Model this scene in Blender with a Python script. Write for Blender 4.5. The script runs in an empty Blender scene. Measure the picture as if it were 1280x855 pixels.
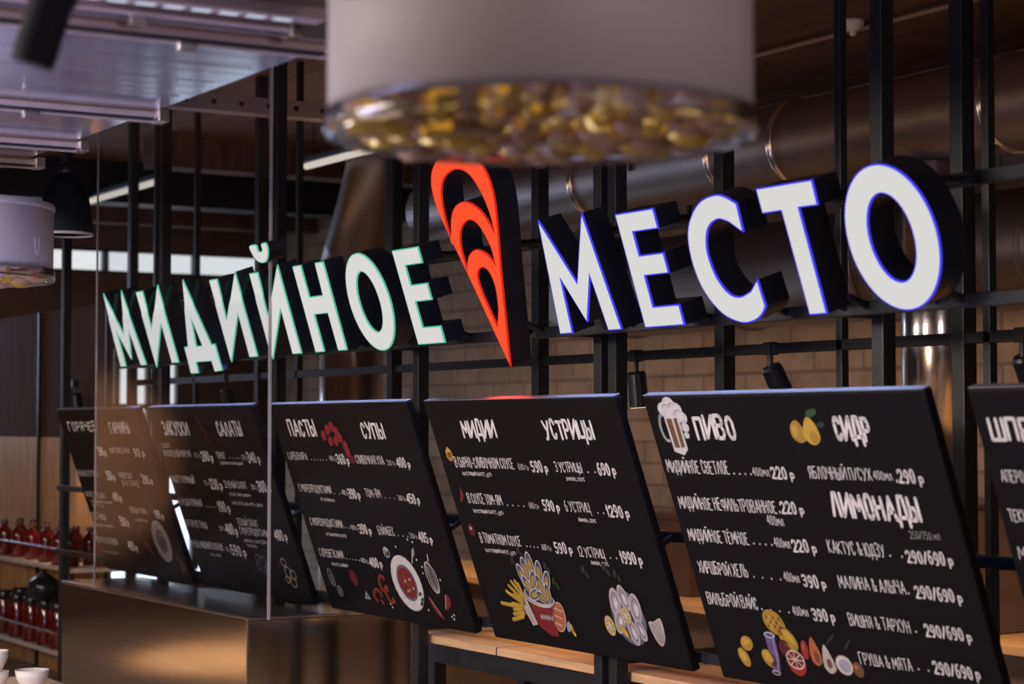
import bpy, bmesh, math, random
from mathutils import Vector, Matrix
from mathutils.geometry import tessellate_polygon
random.seed(7)
scene = bpy.context.scene
COL = scene.collection
R = math.radians
PI = math.pi

# ------------------------------------------------------------------ camera
cam_d = bpy.data.cameras.new('camera')
cam = bpy.data.objects.new('camera', cam_d)
COL.objects.link(cam)
cam_d.sensor_width = 36.0
cam_d.lens = 2500 / 1280 * 36
cam.location = (0.0, -3.804, 1.75)
cam.rotation_euler = (R(90 + 2.450), 0, R(58.9526))      # looks along the bar, slightly up
cam_d.dof.use_dof = True
cam_d.dof.focus_distance = 7.7
cam_d.dof.aperture_fstop = 2.9
cam_d.clip_start = 0.05
scene.camera = cam

# ------------------------------------------------------------------ world, exposure, big lights
world = bpy.data.worlds.new('world'); scene.world = world
world.use_nodes = True
bg = world.node_tree.nodes['Background']
bg.inputs[0].default_value = (0.55, 0.42, 0.46, 1)
bg.inputs[1].default_value = 0.03
scene.view_settings.view_transform = 'Standard'
scene.view_settings.look = 'None'
scene.view_settings.exposure = 0.0
scene.view_settings.gamma = 1.0
scene.view_settings.use_curve_mapping = False


def area(name, loc, target, size, size_y, power, col, spread=180):
    d = bpy.data.lights.new(name, 'AREA'); d.shape = 'RECTANGLE'
    d.size = size; d.size_y = size_y; d.energy = power; d.color = col; d.spread = R(spread)
    o = bpy.data.objects.new(name, d); COL.objects.link(o)
    o.location = loc
    o.rotation_euler = (Vector(target) - Vector(loc)).to_track_quat('-Z', 'Y').to_euler()
    return o


def spot(name, loc, target, power, col, angle=60, blend=0.6, radius=0.04):
    d = bpy.data.lights.new(name, 'SPOT')
    d.energy = power; d.color = col; d.spot_size = R(angle); d.spot_blend = blend; d.shadow_soft_size = radius
    o = bpy.data.objects.new(name, d); COL.objects.link(o)
    o.location = loc
    o.rotation_euler = (Vector(target) - Vector(loc)).to_track_quat('-Z', 'Y').to_euler()
    return o


WARM = (1.0, 0.62, 0.32)
COOL = (0.60, 0.70, 1.0)
MAUVE = (1.0, 0.80, 0.82)
# daylight from the glazed end of the hall, left of the view
area('daylight', (-17.7, 0.5, 2.6), (-6, -2.4, 2.2), 1.6, 1.4, 45, COOL)
# added unseen soft fill from the camera side for the drum lamps
area('drum_fill', (2.2, -2.2, 2.7), (-4.5, -1.8, 2.2), 2.0, 1.4, 72, (1.0, 0.84, 0.88))
# added unseen key lights from the guests' side, lighting the boards
area('board_wash', (-9.6, -5.0, 2.45), (-9.6, 0.0, 1.35), 2.5, 0.4, 70, (1.0, 0.86, 0.74))
area('board_wash', (-5.2, -5.2, 2.45), (-6.2, 0.0, 1.35), 3.0, 0.4, 190, (1.0, 0.88, 0.78))

# added warm strips behind the rack, boosting the spotlights over the counter
area('kitchen_light_near', (-6.0, 1.5, 1.98), (-6.0, 1.9, 0), 5.0, 0.12, 30, WARM, 130)
area('kitchen_light_far', (-11.5, 1.5, 1.98), (-11.5, 1.9, 0), 4.0, 0.12, 22, WARM, 130)
# added unseen spots; their warm floor and wall patches reflect in cabinet and boards
spot('floor_pool', (-13.9, -3.2, 3.6), (-14.0, -3.0, 0), 2500, WARM, 40, 0.15, 0.04)
spot('wall_pool', (-16.2, -2.9, 1.7), (-18.0, -2.7, 1.45), 700, WARM, 56, 0.5, 0.1)
# added warm fill without a fixture, down the brick wall and up the ceiling
area('brick_wash', (-9.0, 3.0, 2.25), (-9.0, 4.2, 0.9), 9.0, 0.2, 24, (1.0, 0.70, 0.46))
area('ceiling_glow', (-7.5, 1.5, 3.0), (-7.5, 1.7, 4.0), 9.0, 0.3, 10, WARM)
# added unseen cool fill from below for the canopy and drum lamps
area('canopy_upfill', (-4.9, -3.6, 0.9), (-5.9, -2.6, 3.0), 2.6, 0.9, 75, (0.52, 0.56, 1.0))
# blue light leaking downward from the lit letters, red below the pin
area('letter_glow', (-8.7, 0.03, 2.06), (-8.7, 0.0, 1.0), 3.4, 0.03, 8.0, (0.40, 0.52, 1.0), 100)
area('letter_glow', (-5.1, 0.03, 2.06), (-5.1, 0.0, 1.0), 1.9, 0.03, 5.0, (0.40, 0.52, 1.0), 100)
area('pin_glow', (-6.39, 0.02, 1.97), (-6.39, 0.0, 1.0), 0.2, 0.03, 1.6, (1.0, 0.05, 0.03), 120)

# ------------------------------------------------------------------ materials
MATS = {}


def mat(name, col, rough=0.6, metal=0.0, spec=0.5, noise=0.0, nscale=8.0, stretch=(1, 1, 1), bump=0.0,
        emit=None, estr=0.0, trans=0.0, ior=1.45, coat=0.0):
    if name in MATS:
        return MATS[name]
    m = bpy.data.materials.new(name); m.use_nodes = True
    nt = m.node_tree; b = nt.nodes['Principled BSDF']
    b.inputs['Base Color'].default_value = (*col, 1)
    b.inputs['Roughness'].default_value = rough
    b.inputs['Metallic'].default_value = metal
    b.inputs['Specular IOR Level'].default_value = spec
    b.inputs['Transmission Weight'].default_value = trans
    b.inputs['IOR'].default_value = ior
    b.inputs['Coat Weight'].default_value = coat
    if emit:
        b.inputs['Emission Color'].default_value = (*emit, 1)
        b.inputs['Emission Strength'].default_value = estr
    if noise or bump:
        tc = nt.nodes.new('ShaderNodeTexCoord'); mp = nt.nodes.new('ShaderNodeMapping')
        nz = nt.nodes.new('ShaderNodeTexNoise')
        mp.inputs['Scale'].default_value = stretch
        nz.inputs['Scale'].default_value = nscale; nz.inputs['Detail'].default_value = 6
        nt.links.new(tc.outputs['Object'], mp.inputs[0]); nt.links.new(mp.outputs[0], nz.inputs['Vector'])
        if noise:
            rp = nt.nodes.new('ShaderNodeValToRGB')
            lo = [max(0, c * (1 - noise)) for c in col]; hi = [min(1, c * (1 + noise)) for c in col]
            rp.color_ramp.elements[0].color = (*lo, 1); rp.color_ramp.elements[1].color = (*hi, 1)
            rp.color_ramp.elements[0].position = 0.3; rp.color_ramp.elements[1].position = 0.7
            nt.links.new(nz.outputs['Fac'], rp.inputs[0]); nt.links.new(rp.outputs[0], b.inputs['Base Color'])
        if bump:
            bp = nt.nodes.new('ShaderNodeBump'); bp.inputs['Strength'].default_value = bump
            bp.inputs['Distance'].default_value = 0.02
            nt.links.new(nz.outputs['Fac'], bp.inputs['Height']); nt.links.new(bp.outputs[0], b.inputs['Normal'])
    MATS[name] = m
    return m


def emis(name, col, strength):
    if name in MATS:
        return MATS[name]
    m = bpy.data.materials.new(name); m.use_nodes = True
    nt = m.node_tree; nt.nodes.remove(nt.nodes['Principled BSDF'])
    e = nt.nodes.new('ShaderNodeEmission'); e.inputs[0].default_value = (*col, 1); e.inputs[1].default_value = strength
    nt.links.new(e.outputs[0], nt.nodes['Material Output'].inputs[0])
    MATS[name] = m
    return m


def brick_mat(name):
    m = bpy.data.materials.new(name); m.use_nodes = True
    nt = m.node_tree; b = nt.nodes['Principled BSDF']; b.inputs['Roughness'].default_value = 0.85
    tc = nt.nodes.new('ShaderNodeTexCoord'); mp = nt.nodes.new('ShaderNodeMapping')
    mp.inputs['Rotation'].default_value = (R(90), 0, 0)
    br = nt.nodes.new('ShaderNodeTexBrick')
    br.inputs['Color1'].default_value = (0.50, 0.36, 0.27, 1); br.inputs['Color2'].default_value = (0.40, 0.28, 0.21, 1)
    br.inputs['Mortar'].default_value = (0.28, 0.20, 0.155, 1)
    br.inputs['Scale'].default_value = 1.0; br.inputs['Brick Width'].default_value = 0.46
    br.inputs['Row Height'].default_value = 0.15; br.inputs['Mortar Size'].default_value = 0.012
    br.inputs['Mortar Smooth'].default_value = 0.3
    nt.links.new(tc.outputs['Object'], mp.inputs[0]); nt.links.new(mp.outputs[0], br.inputs[0])
    nz = nt.nodes.new('ShaderNodeTexNoise'); nz.inputs['Scale'].default_value = 7
    nt.links.new(tc.outputs['Object'], nz.inputs['Vector'])
    mx = nt.nodes.new('ShaderNodeMixRGB'); mx.blend_type = 'MULTIPLY'; mx.inputs[0].default_value = 0.6
    nt.links.new(br.outputs['Color'], mx.inputs[1]); nt.links.new(nz.outputs['Fac'], mx.inputs[2])
    nt.links.new(mx.outputs[0], b.inputs['Base Color'])
    bp = nt.nodes.new('ShaderNodeBump'); bp.inputs['Strength'].default_value = 0.6; bp.inputs['Distance'].default_value = 0.02
    bp.invert = True
    nt.links.new(br.outputs['Fac'], bp.inputs['Height']); nt.links.new(bp.outputs[0], b.inputs['Normal'])
    MATS[name] = m
    return m


M_BLACK = mat('black_steel', (0.010, 0.011, 0.014), 0.45, noise=0.3, nscale=20)
M_STEEL = mat('brushed_steel', (0.62, 0.60, 0.62), 0.26, 1.0, noise=0.10, nscale=5, stretch=(0.6, 14, 14))
M_HOOD = mat('canopy_steel', (0.66, 0.66, 0.76), 0.12, 0.82, noise=0.12, nscale=4, stretch=(10, 0.4, 1), bump=0.04)
M_RAIL = mat('rail_aluminium', (0.55, 0.45, 0.46), 0.34, 0.55, noise=0.1, nscale=10)
M_CABINET = mat('cabinet_steel', (0.55, 0.50, 0.47), 0.13, 1.0, noise=0.08, nscale=4, stretch=(0.5, 0.5, 12))
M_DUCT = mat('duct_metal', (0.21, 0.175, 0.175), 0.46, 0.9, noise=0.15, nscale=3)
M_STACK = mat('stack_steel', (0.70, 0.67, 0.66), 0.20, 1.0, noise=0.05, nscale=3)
M_CEIL = mat('ceiling_boards', (0.115, 0.062, 0.045), 0.8, noise=0.45, nscale=3.0, stretch=(0.7, 5, 1), bump=0.2)
M_BRICK = brick_mat('brick')
M_PLASTER = mat('brown_plaster', (0.16, 0.105, 0.085), 0.85, noise=0.2, nscale=2)
M_FLOOR = mat('floor_concrete', (0.30, 0.24, 0.19), 0.5, noise=0.25, nscale=2)
M_WOOD = mat('counter_wood', (0.62, 0.38, 0.19), 0.45, noise=0.18, nscale=6, stretch=(0.6, 8, 8))
M_PANELWOOD = mat('panel_wood', (0.42, 0.235, 0.10), 0.55, noise=0.28, nscale=4, stretch=(6, 6, 0.7))
M_BOARD = mat('board_black', (0.0065, 0.0055, 0.0065), 0.48, spec=0.12, noise=0.12, nscale=30)
M_CHALK = mat('chalk_white', (0.72, 0.68, 0.64), 0.8)
M_CHALKDIM = mat('chalk_grey', (0.36, 0.33, 0.31), 0.8)
M_BODY = mat('letter_return', (0.010, 0.012, 0.020), 0.30, spec=0.5, noise=0.1, nscale=15)
M_FACE = emis('letter_face', (1.0, 0.985, 0.95), 0.70)
M_RIMB = emis('letter_fringe_blue', (0.06, 0.05, 1.0), 0.95)  # blue lens fringe put in as a glowing rim
M_RIMG = emis('letter_fringe_green', (0.14, 0.80, 0.50), 0.62)  # green lens fringe of the far letters, also a glowing rim
M_PIN = emis('pin_face', (1.0, 0.088, 0.030), 1.0)
M_PINRIM = emis('pin_rim', (0.8, 0.02, 0.012), 0.8)
M_SHADE = mat('shade_grey', (0.40, 0.36, 0.37), 0.62, noise=0.04, nscale=3)
M_GLASS = mat('clear_glass', (0.95, 0.97, 1.0), 0.02, trans=1.0, ior=1.12)
M_ACRYL = mat('clear_acrylic', (0.93, 0.93, 1.0), 0.08, trans=1.0, ior=1.3)
M_GLASSEDGE = mat('glass_edge', (0.45, 0.42, 0.42), 0.25, 0.3)
M_SHELL = mat('mussel_shell', (0.38, 0.225, 0.155), 0.45, 0.15, noise=0.4, nscale=14)
M_BRASS = mat('brass_shell', (0.62, 0.44, 0.12), 0.28, 0.8, noise=0.3, nscale=12)
M_RED = mat('red_juice', (0.10, 0.005, 0.005), 0.10, spec=0.7)
M_CAPRED = mat('bottle_cap', (0.10, 0.03, 0.025), 0.35)
M_LABEL = mat('jar_lid_black', (0.012, 0.013, 0.014), 0.25)
M_WHITE = mat('white_ceramic', (0.72, 0.66, 0.60), 0.35)
M_SHELF = mat('shelf_edge', (0.55, 0.47, 0.42), 0.4, 0.2)


# ------------------------------------------------------------------ object helpers
KEEP = set()                                              # flat painted meshes whose facing is already right


def new_obj(name, bm, materials, parent=None, smooth=False):
    me = bpy.data.meshes.new(name)
    if id(bm) in KEEP: KEEP.discard(id(bm))
    else: bmesh.ops.recalc_face_normals(bm, faces=bm.faces)
    bm.to_mesh(me); bm.free()
    if not isinstance(materials, (list, tuple)):
        materials = [materials]
    for m in materials:
        me.materials.append(m)
    if smooth:
        for p in me.polygons:
            p.use_smooth = True
    o = bpy.data.objects.new(name, me); COL.objects.link(o)
    if parent:
        o.parent = parent
    return o


def tag(o, label, cat, group=None, kind=None):
    if label: o['label'] = label
    if cat: o['category'] = cat
    if group: o['group'] = group
    if kind: o['kind'] = kind
    return o


def thing(name, loc, label, cat, group=None, rot=(0, 0, 0)):
    o = bpy.data.objects.new(name, None); o.empty_display_size = 0.1
    COL.objects.link(o); o.location = loc; o.rotation_euler = rot
    return tag(o, label, cat, group)


def struct(name, bm, m):
    o = new_obj(name, bm, m); o['kind'] = 'structure'
    return o


def box(bm, x0, x1, y0, y1, z0, z1, mi=0, bevel=0.0):
    vs = [bm.verts.new(p) for p in ((x0, y0, z0), (x1, y0, z0), (x1, y1, z0), (x0, y1, z0),
                                    (x0, y0, z1), (x1, y0, z1), (x1, y1, z1), (x0, y1, z1))]
    fs = []
    for q in ((3, 2, 1, 0), (4, 5, 6, 7), (0, 1, 5, 4), (1, 2, 6, 5), (2, 3, 7, 6), (3, 0, 4, 7)):
        f = bm.faces.new([vs[i] for i in q]); f.material_index = mi; fs.append(f)
    if bevel:
        es = list({e for f in fs for e in f.edges})
        bmesh.ops.bevel(bm, geom=es, offset=bevel, segments=2, affect='EDGES', profile=0.5)
    return bm


def boxb(*a, **k):
    return box(bmesh.new(), *a, **k)


def lathe(bm, prof, n=40, c=(0, 0, 0), mi=0, caps=True):
    rings = []
    for r, z in prof:
        rings.append([bm.verts.new((c[0] + r * math.cos(2 * PI * i / n), c[1] + r * math.sin(2 * PI * i / n), c[2] + z)) for i in range(n)])
    for a, b in zip(rings, rings[1:]):
        for i in range(n):
            f = bm.faces.new((a[i], a[(i + 1) % n], b[(i + 1) % n], b[i])); f.material_index = mi
    if caps:
        for rr in (rings[0], rings[-1]):
            f = bm.faces.new(rr); f.material_index = mi
    return bm


def tube(bm, pts, r, n=12, mi=0, caps=True):
    pts = [Vector(p) for p in pts]
    rings = []
    up = None
    for i, p in enumerate(pts):
        d = (pts[min(i + 1, len(pts) - 1)] - pts[max(i - 1, 0)]).normalized()
        if up is None:
            up = Vector((0, 0, 1)) if abs(d.z) < 0.9 else Vector((1, 0, 0))
        s = d.cross(up).normalized(); up = s.cross(d).normalized()
        rr = r[i] if isinstance(r, (list, tuple)) else r
        rings.append([bm.verts.new(p + (s * math.cos(2 * PI * k / n) + up * math.sin(2 * PI * k / n)) * rr) for k in range(n)])
    for a, b in zip(rings, rings[1:]):
        for k in range(n):
            f = bm.faces.new((a[k], a[(k + 1) % n], b[(k + 1) % n], b[k])); f.material_index = mi
    if caps:
        bm.faces.new(rings[0]); bm.faces.new(rings[-1])
    return bm


def copy_tree(o, parent=None):
    c = o.copy(); COL.objects.link(c)
    if parent:
        c.parent = parent
    for ch in list(o.children):
        copy_tree(ch, c)
    return c


def area2(p):
    return sum(p[i][0] * p[(i + 1) % len(p)][1] - p[(i + 1) % len(p)][0] * p[i][1] for i in range(len(p))) / 2


def inset(poly, d):
    """offset a closed outline towards its solid side (solid on the left)"""
    out = []
    n = len(poly)
    for i in range(n):
        a, b, c = Vector(poly[i - 1]), Vector(poly[i]), Vector(poly[(i + 1) % n])
        e1, e2 = (b - a).normalized(), (c - b).normalized()
        n1, n2 = Vector((-e1.y, e1.x)), Vector((-e2.y, e2.x))
        m = (n1 + n2)
        if m.length < 1e-6:
            m = n1.copy()
        m.normalize()
        k = d / max(0.28, m.dot(n1))
        out.append((b.x + m.x * k, b.y + m.y * k))
    return out


def orient(outer, holes):
    if area2(outer) < 0: outer = outer[::-1]
    holes = [h[::-1] if area2(h) > 0 else h for h in holes]
    return outer, holes


def plate(bm, loops, z, mi=0):
    """fill loops (first outer, rest holes) at depth z; x right, y up, z toward the viewer"""
    pts = [[Vector((x, y, 0)) for x, y in l] for l in loops]
    flat = [v for l in pts for v in l]
    vs = [bm.verts.new((v.x, v.y, z)) for v in flat]
    for t in tessellate_polygon(pts):
        try:
            f = bm.faces.new([vs[i] for i in t]); f.material_index = mi
            f.normal_update()
            if f.normal.z < 0: f.normal_flip()
        except ValueError:
            pass
    return vs


def walls(bm, loops, z0, z1, mi=0):
    for l in loops:
        a = [bm.verts.new((x, y, z0)) for x, y in l]; b = [bm.verts.new((x, y, z1)) for x, y in l]
        n = len(l)
        for i in range(n):
            f = bm.faces.new((a[i], a[(i + 1) % n], b[(i + 1) % n], b[i])); f.material_index = mi


def ring_faces(bm, l1, l2, z, mi=0):
    a = [bm.verts.new((x, y, z)) for x, y in l1]; b = [bm.verts.new((x, y, z)) for x, y in l2]
    n = len(a)
    for i in range(n):
        f = bm.faces.new((a[i], a[(i + 1) % n], b[(i + 1) % n], b[i])); f.material_index = mi


def smooth_loop(pts, k=4):
    """closed Catmull-Rom"""
    out = []
    n = len(pts)
    for i in range(n):
        p0, p1, p2, p3 = (Vector(pts[(i + j - 1) % n]) for j in range(4))
        for s in range(k):
            t = s / k
            q = 0.5 * ((2 * p1) + (p2 - p0) * t + (2 * p0 - 5 * p1 + 4 * p2 - p3) * t * t + (3 * p1 - p0 - 3 * p2 + p3) * t ** 3)
            out.append((q.x, q.y))
    return out


def smooth_open(pts, k=5):
    out = []
    n = len(pts)
    for i in range(n - 1):
        p0, p1, p2, p3 = (Vector(pts[min(max(i + j - 1, 0), n - 1)]) for j in range(4))
        for s in range(k):
            t = s / k
            q = 0.5 * ((2 * p1) + (p2 - p0) * t + (2 * p0 - 5 * p1 + 4 * p2 - p3) * t * t + (3 * p1 - p0 - 3 * p2 + p3) * t ** 3)
            out.append((q.x, q.y))
    out.append(tuple(pts[-1]))
    return out

TEXT = {}
TEXT[1] = [
    ('h', 'ГОРЯЧЕЕ', 0.132, -0.127, 0.472, 0.051, 1),
    ('h', 'ГАРНИРЫ', 0.846, -0.142, 0.298, 0.06, 1),
    ('i', 'КАРТОФЕЛЬ ФРИ', 0.726, -0.26, 0.313, 0.032, 0),
    ('i', 'РЫБНЫЕ КОТЛЕТЫ', 0.012, -0.41, 0.381, 0.034, 0),
    ('i', 'КРЕВЕТКИ', 0.743, -0.409, 0.198, 0.032, 0),
    ('i', 'В КЛЯРЕ', 0.759, -0.455, 0.259, 0.032, 0),
    ('i', 'ФИЛЕ ТРЕСКИ', 0.042, -0.544, 0.338, 0.034, 0),
    ('i', 'ОВОЩИ ГРИЛЬ', 0.732, -0.617, 0.261, 0.033, 0),
    ('i', 'СТЕЙК ТУНЦА', 0.003, -0.682, 0.272, 0.035, 0),
    ('i', 'БУРГЕР С КРАБОМ', -0.01, -0.835, 0.349, 0.035, 0),
    ('p', '390 р', 0.521, -0.276, 0.125, 0.046, 1),
    ('p', '90 р', 1.099, -0.274, 0.158, 0.044, 1),
    ('p', '350 р', 0.531, -0.423, 0.131, 0.047, 1),
    ('p', '290 р', 1.096, -0.432, 0.146, 0.045, 1),
    ('p', '490 р', 0.52, -0.552, 0.135, 0.047, 1),
    ('p', '190 р', 1.113, -0.635, 0.124, 0.046, 1),
    ('p', '550 р', 0.513, -0.703, 0.127, 0.048, 1),
    ('p', '450 р', 0.512, -0.853, 0.14, 0.049, 1),
    ('s', 'с картофелем и соусом', 0.083, -0.575, 0.387, 0.014, 0),
    ('s', 'с маслом', 0.781, -0.665, 0.173, 0.014, 0),
    ('s', 'с рисом и лимоном', 0.04, -0.725, 0.321, 0.015, 0),
    ('s', 'с соусом', 0.035, -0.897, 0.263, 0.015, 0),
    ('s', '200 гр', 0.1, -0.599, 0.206, 0.014, 0),
]
TEXT[2] = [
    ('h', 'ЗАКУСКИ', 0.14, -0.148, 0.34, 0.068, 1),
    ('h', 'САЛАТЫ', 0.863, -0.148, 0.294, 0.066, 1),
    ('i', 'САЛАТ', 0.035, -0.221, 0.12, 0.025, 0),
    ('i', 'ИЗ КОПЧЕНОЙ ФОРЕЛИ', 0.032, -0.268, 0.373, 0.033, 0),
    ('g', '150 гр', 0.457, -0.268, 0.076, 0.022, 0),
    ('p', '280 р', 0.545, -0.285, 0.142, 0.045, 1),
    ('i', 'ТОМАТ', 0.745, -0.273, 0.107, 0.034, 0),
    ('d', '.....', 0.901, -0.271, 0.133, 0.008, 0),
    ('g', '230 гр', 1.056, -0.273, 0.061, 0.023, 0),
    ('p', '340 р', 1.123, -0.285, 0.142, 0.048, 1),
    ('s', 'с красным луком и сыром', 0.762, -0.301, 0.28, 0.013, 0),
    ('i', 'ПАШТЕТ КУРИНЫЙ', 0.023, -0.413, 0.319, 0.035, 0),
    ('g', '150 гр', 0.466, -0.418, 0.073, 0.022, 0),
    ('p', '230 р', 0.544, -0.435, 0.148, 0.049, 1),
    ('i', 'ЗЕЛЕНЫЙ САЛАТ', 0.727, -0.425, 0.271, 0.034, 0),
    ('g', '200 гр', 1.058, -0.426, 0.069, 0.023, 0),
    ('p', '300 р', 1.137, -0.435, 0.14, 0.049, 1),
    ('s', 'огурец, томат, руккола', 0.759, -0.466, 0.254, 0.013, 0),
    ('s', 'соус песто, сыр фета, орехи', 0.755, -0.513, 0.368, 0.013, 0),
    ('i', 'СЕЛЕДКА ПРЯНАЯ', 0.022, -0.542, 0.32, 0.037, 0),
    ('d', '....', 0.402, -0.543, 0.116, 0.008, 0),
    ('p', '190 р', 0.551, -0.557, 0.147, 0.049, 1),
    ('i', 'ТАРТАР ИЗ ТУНЦА', 0.016, -0.664, 0.3, 0.037, 0),
    ('g', '120 гр', 0.477, -0.664, 0.074, 0.022, 0),
    ('p', '480 р', 0.559, -0.677, 0.143, 0.05, 1),
    ('i', 'ТЕПЛЫЙ САЛАТ', 0.739, -0.624, 0.248, 0.035, 0),
    ('i', 'С МОРЕПРОДУКТАМИ', 0.736, -0.672, 0.339, 0.035, 0),
    ('p', '480 р', 1.148, -0.682, 0.14, 0.047, 1),
    ('s', 'руккола, соус 200 гр', 0.753, -0.712, 0.297, 0.014, 0),
    ('s', 'томаты', 0.765, -0.739, 0.121, 0.014, 0),
    ('i', 'ПЕЧЕНЬЕ МИДИЙНОЕ КОПЧЕНОЕ', 0.012, -0.779, 0.43, 0.035, 0),
    ('g', '90 гр', 0.472, -0.781, 0.064, 0.023, 0),
    ('p', '590 р', 0.54, -0.795, 0.182, 0.05, 1),
    ('s', 'лук, соус', 0.234, -0.817, 0.142, 0.014, 0),
]
TEXT[3] = [
    ('h', 'ПАСТЫ', 0.156, -0.148, 0.277, 0.07, 1),
    ('h', 'СУПЫ', 0.886, -0.156, 0.203, 0.065, 1),
    ('i', 'КАРБОНАРА', 0.053, -0.264, 0.202, 0.035, 0),
    ('d', '......', 0.292, -0.266, 0.157, 0.008, 0),
    ('g', '400 гр', 0.486, -0.264, 0.065, 0.022, 0),
    ('p', '360 р', 0.557, -0.276, 0.116, 0.041, 1),
    ('i', 'СЛИВОЧНАЯ УХА', 0.744, -0.273, 0.258, 0.036, 0),
    ('g', '330 гр', 1.032, -0.275, 0.07, 0.021, 0),
    ('p', '400 р', 1.118, -0.283, 0.113, 0.038, 1),
    ('i', 'С МОРЕПРОДУКТАМИ', 0.061, -0.421, 0.337, 0.035, 0),
    ('d', '..', 0.425, -0.425, 0.052, 0.008, 0),
    ('g', '400 гр', 0.503, -0.424, 0.061, 0.022, 0),
    ('p', '390 р', 0.567, -0.437, 0.108, 0.041, 1),
    ('s', 'в сливках', 0.264, -0.46, 0.138, 0.017, 0),
    ('i', 'ТОМ-ЯМ', 0.737, -0.427, 0.141, 0.037, 0),
    ('d', '...', 0.913, -0.43, 0.084, 0.008, 0),
    ('g', '300 гр', 1.032, -0.432, 0.066, 0.021, 0),
    ('p', '450 р', 1.11, -0.442, 0.108, 0.039, 1),
    ('i', 'С МОРЕПРОДУКТАМИ', 0.07, -0.585, 0.334, 0.035, 0),
    ('d', '..', 0.427, -0.587, 0.035, 0.008, 0),
    ('g', '400 гр', 0.484, -0.59, 0.069, 0.022, 0),
    ('p', '390 р', 0.562, -0.602, 0.114, 0.041, 1),
    ('s', 'в томатном соусе', 0.205, -0.631, 0.205, 0.017, 0),
    ('i', 'БУЙАБЕС', 0.747, -0.599, 0.148, 0.037, 0),
    ('d', '...', 0.926, -0.601, 0.086, 0.008, 0),
    ('g', '330 гр', 1.032, -0.601, 0.064, 0.021, 0),
    ('p', '485 р', 1.111, -0.615, 0.112, 0.041, 1),
    ('i', 'С КРЕВЕТКАМИ', 0.064, -0.739, 0.249, 0.037, 0),
    ('d', '.....', 0.34, -0.741, 0.125, 0.008, 0),
    ('g', '400 гр', 0.483, -0.747, 0.071, 0.022, 0),
    ('p', '400 р', 0.566, -0.76, 0.116, 0.041, 1),
    ('s', 'в соусе сливки', 0.164, -0.779, 0.162, 0.017, 0),
]
TEXT[4] = [
    ('h', 'МИДИИ', 0.249, -0.147, 0.248, 0.065, 1),
    ('h', 'УСТРИЦЫ', 0.849, -0.15, 0.32, 0.066, 1),
    ('i', 'В СЫРНО-СЛИВОЧНОМ СОУСЕ', 0.111, -0.273, 0.446, 0.04, 0),
    ('g', '680 гр', 0.588, -0.275, 0.072, 0.022, 0),
    ('p', '590 р', 0.683, -0.281, 0.11, 0.038, 1),
    ('s', 'хрустящий багет, дуэ', 0.146, -0.306, 0.222, 0.017, 0),
    ('i', '3 УСТРИЦЫ', 0.848, -0.279, 0.177, 0.037, 0),
    ('s', 'лимон, соус', 0.901, -0.311, 0.121, 0.016, 0),
    ('d', '..', 1.06, -0.28, 0.044, 0.008, 0),
    ('p', '690 р', 1.127, -0.283, 0.109, 0.041, 1),
    ('i', 'В СОУСЕ ТОМ-ЯМ', 0.128, -0.424, 0.26, 0.04, 0),
    ('s', 'хрустящий багет, дуэ', 0.142, -0.463, 0.229, 0.017, 0),
    ('d', '....', 0.424, -0.427, 0.119, 0.008, 0),
    ('g', '680 гр', 0.583, -0.429, 0.066, 0.022, 0),
    ('p', '590 р', 0.685, -0.433, 0.109, 0.038, 1),
    ('i', '6 УСТРИЦ', 0.835, -0.431, 0.165, 0.037, 0),
    ('s', 'лимон, соус', 0.903, -0.469, 0.113, 0.016, 0),
    ('d', '..', 1.046, -0.434, 0.037, 0.008, 0),
    ('p', '1290 р', 1.105, -0.44, 0.138, 0.039, 1),
    ('i', 'В ТОМАТНОМ СОУСЕ', 0.13, -0.59, 0.309, 0.04, 0),
    ('s', 'хрустящий багет, дуэ', 0.145, -0.628, 0.228, 0.017, 0),
    ('d', '....', 0.476, -0.592, 0.079, 0.008, 0),
    ('g', '680 гр', 0.584, -0.595, 0.066, 0.022, 0),
    ('p', '590 р', 0.679, -0.601, 0.115, 0.038, 1),
    ('i', '12 УСТРИЦ', 0.835, -0.607, 0.171, 0.037, 0),
    ('s', 'лимон, соус', 0.901, -0.635, 0.114, 0.016, 0),
    ('d', '..', 1.041, -0.606, 0.039, 0.008, 0),
    ('p', '1990 р', 1.107, -0.616, 0.131, 0.042, 1),
]
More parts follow.
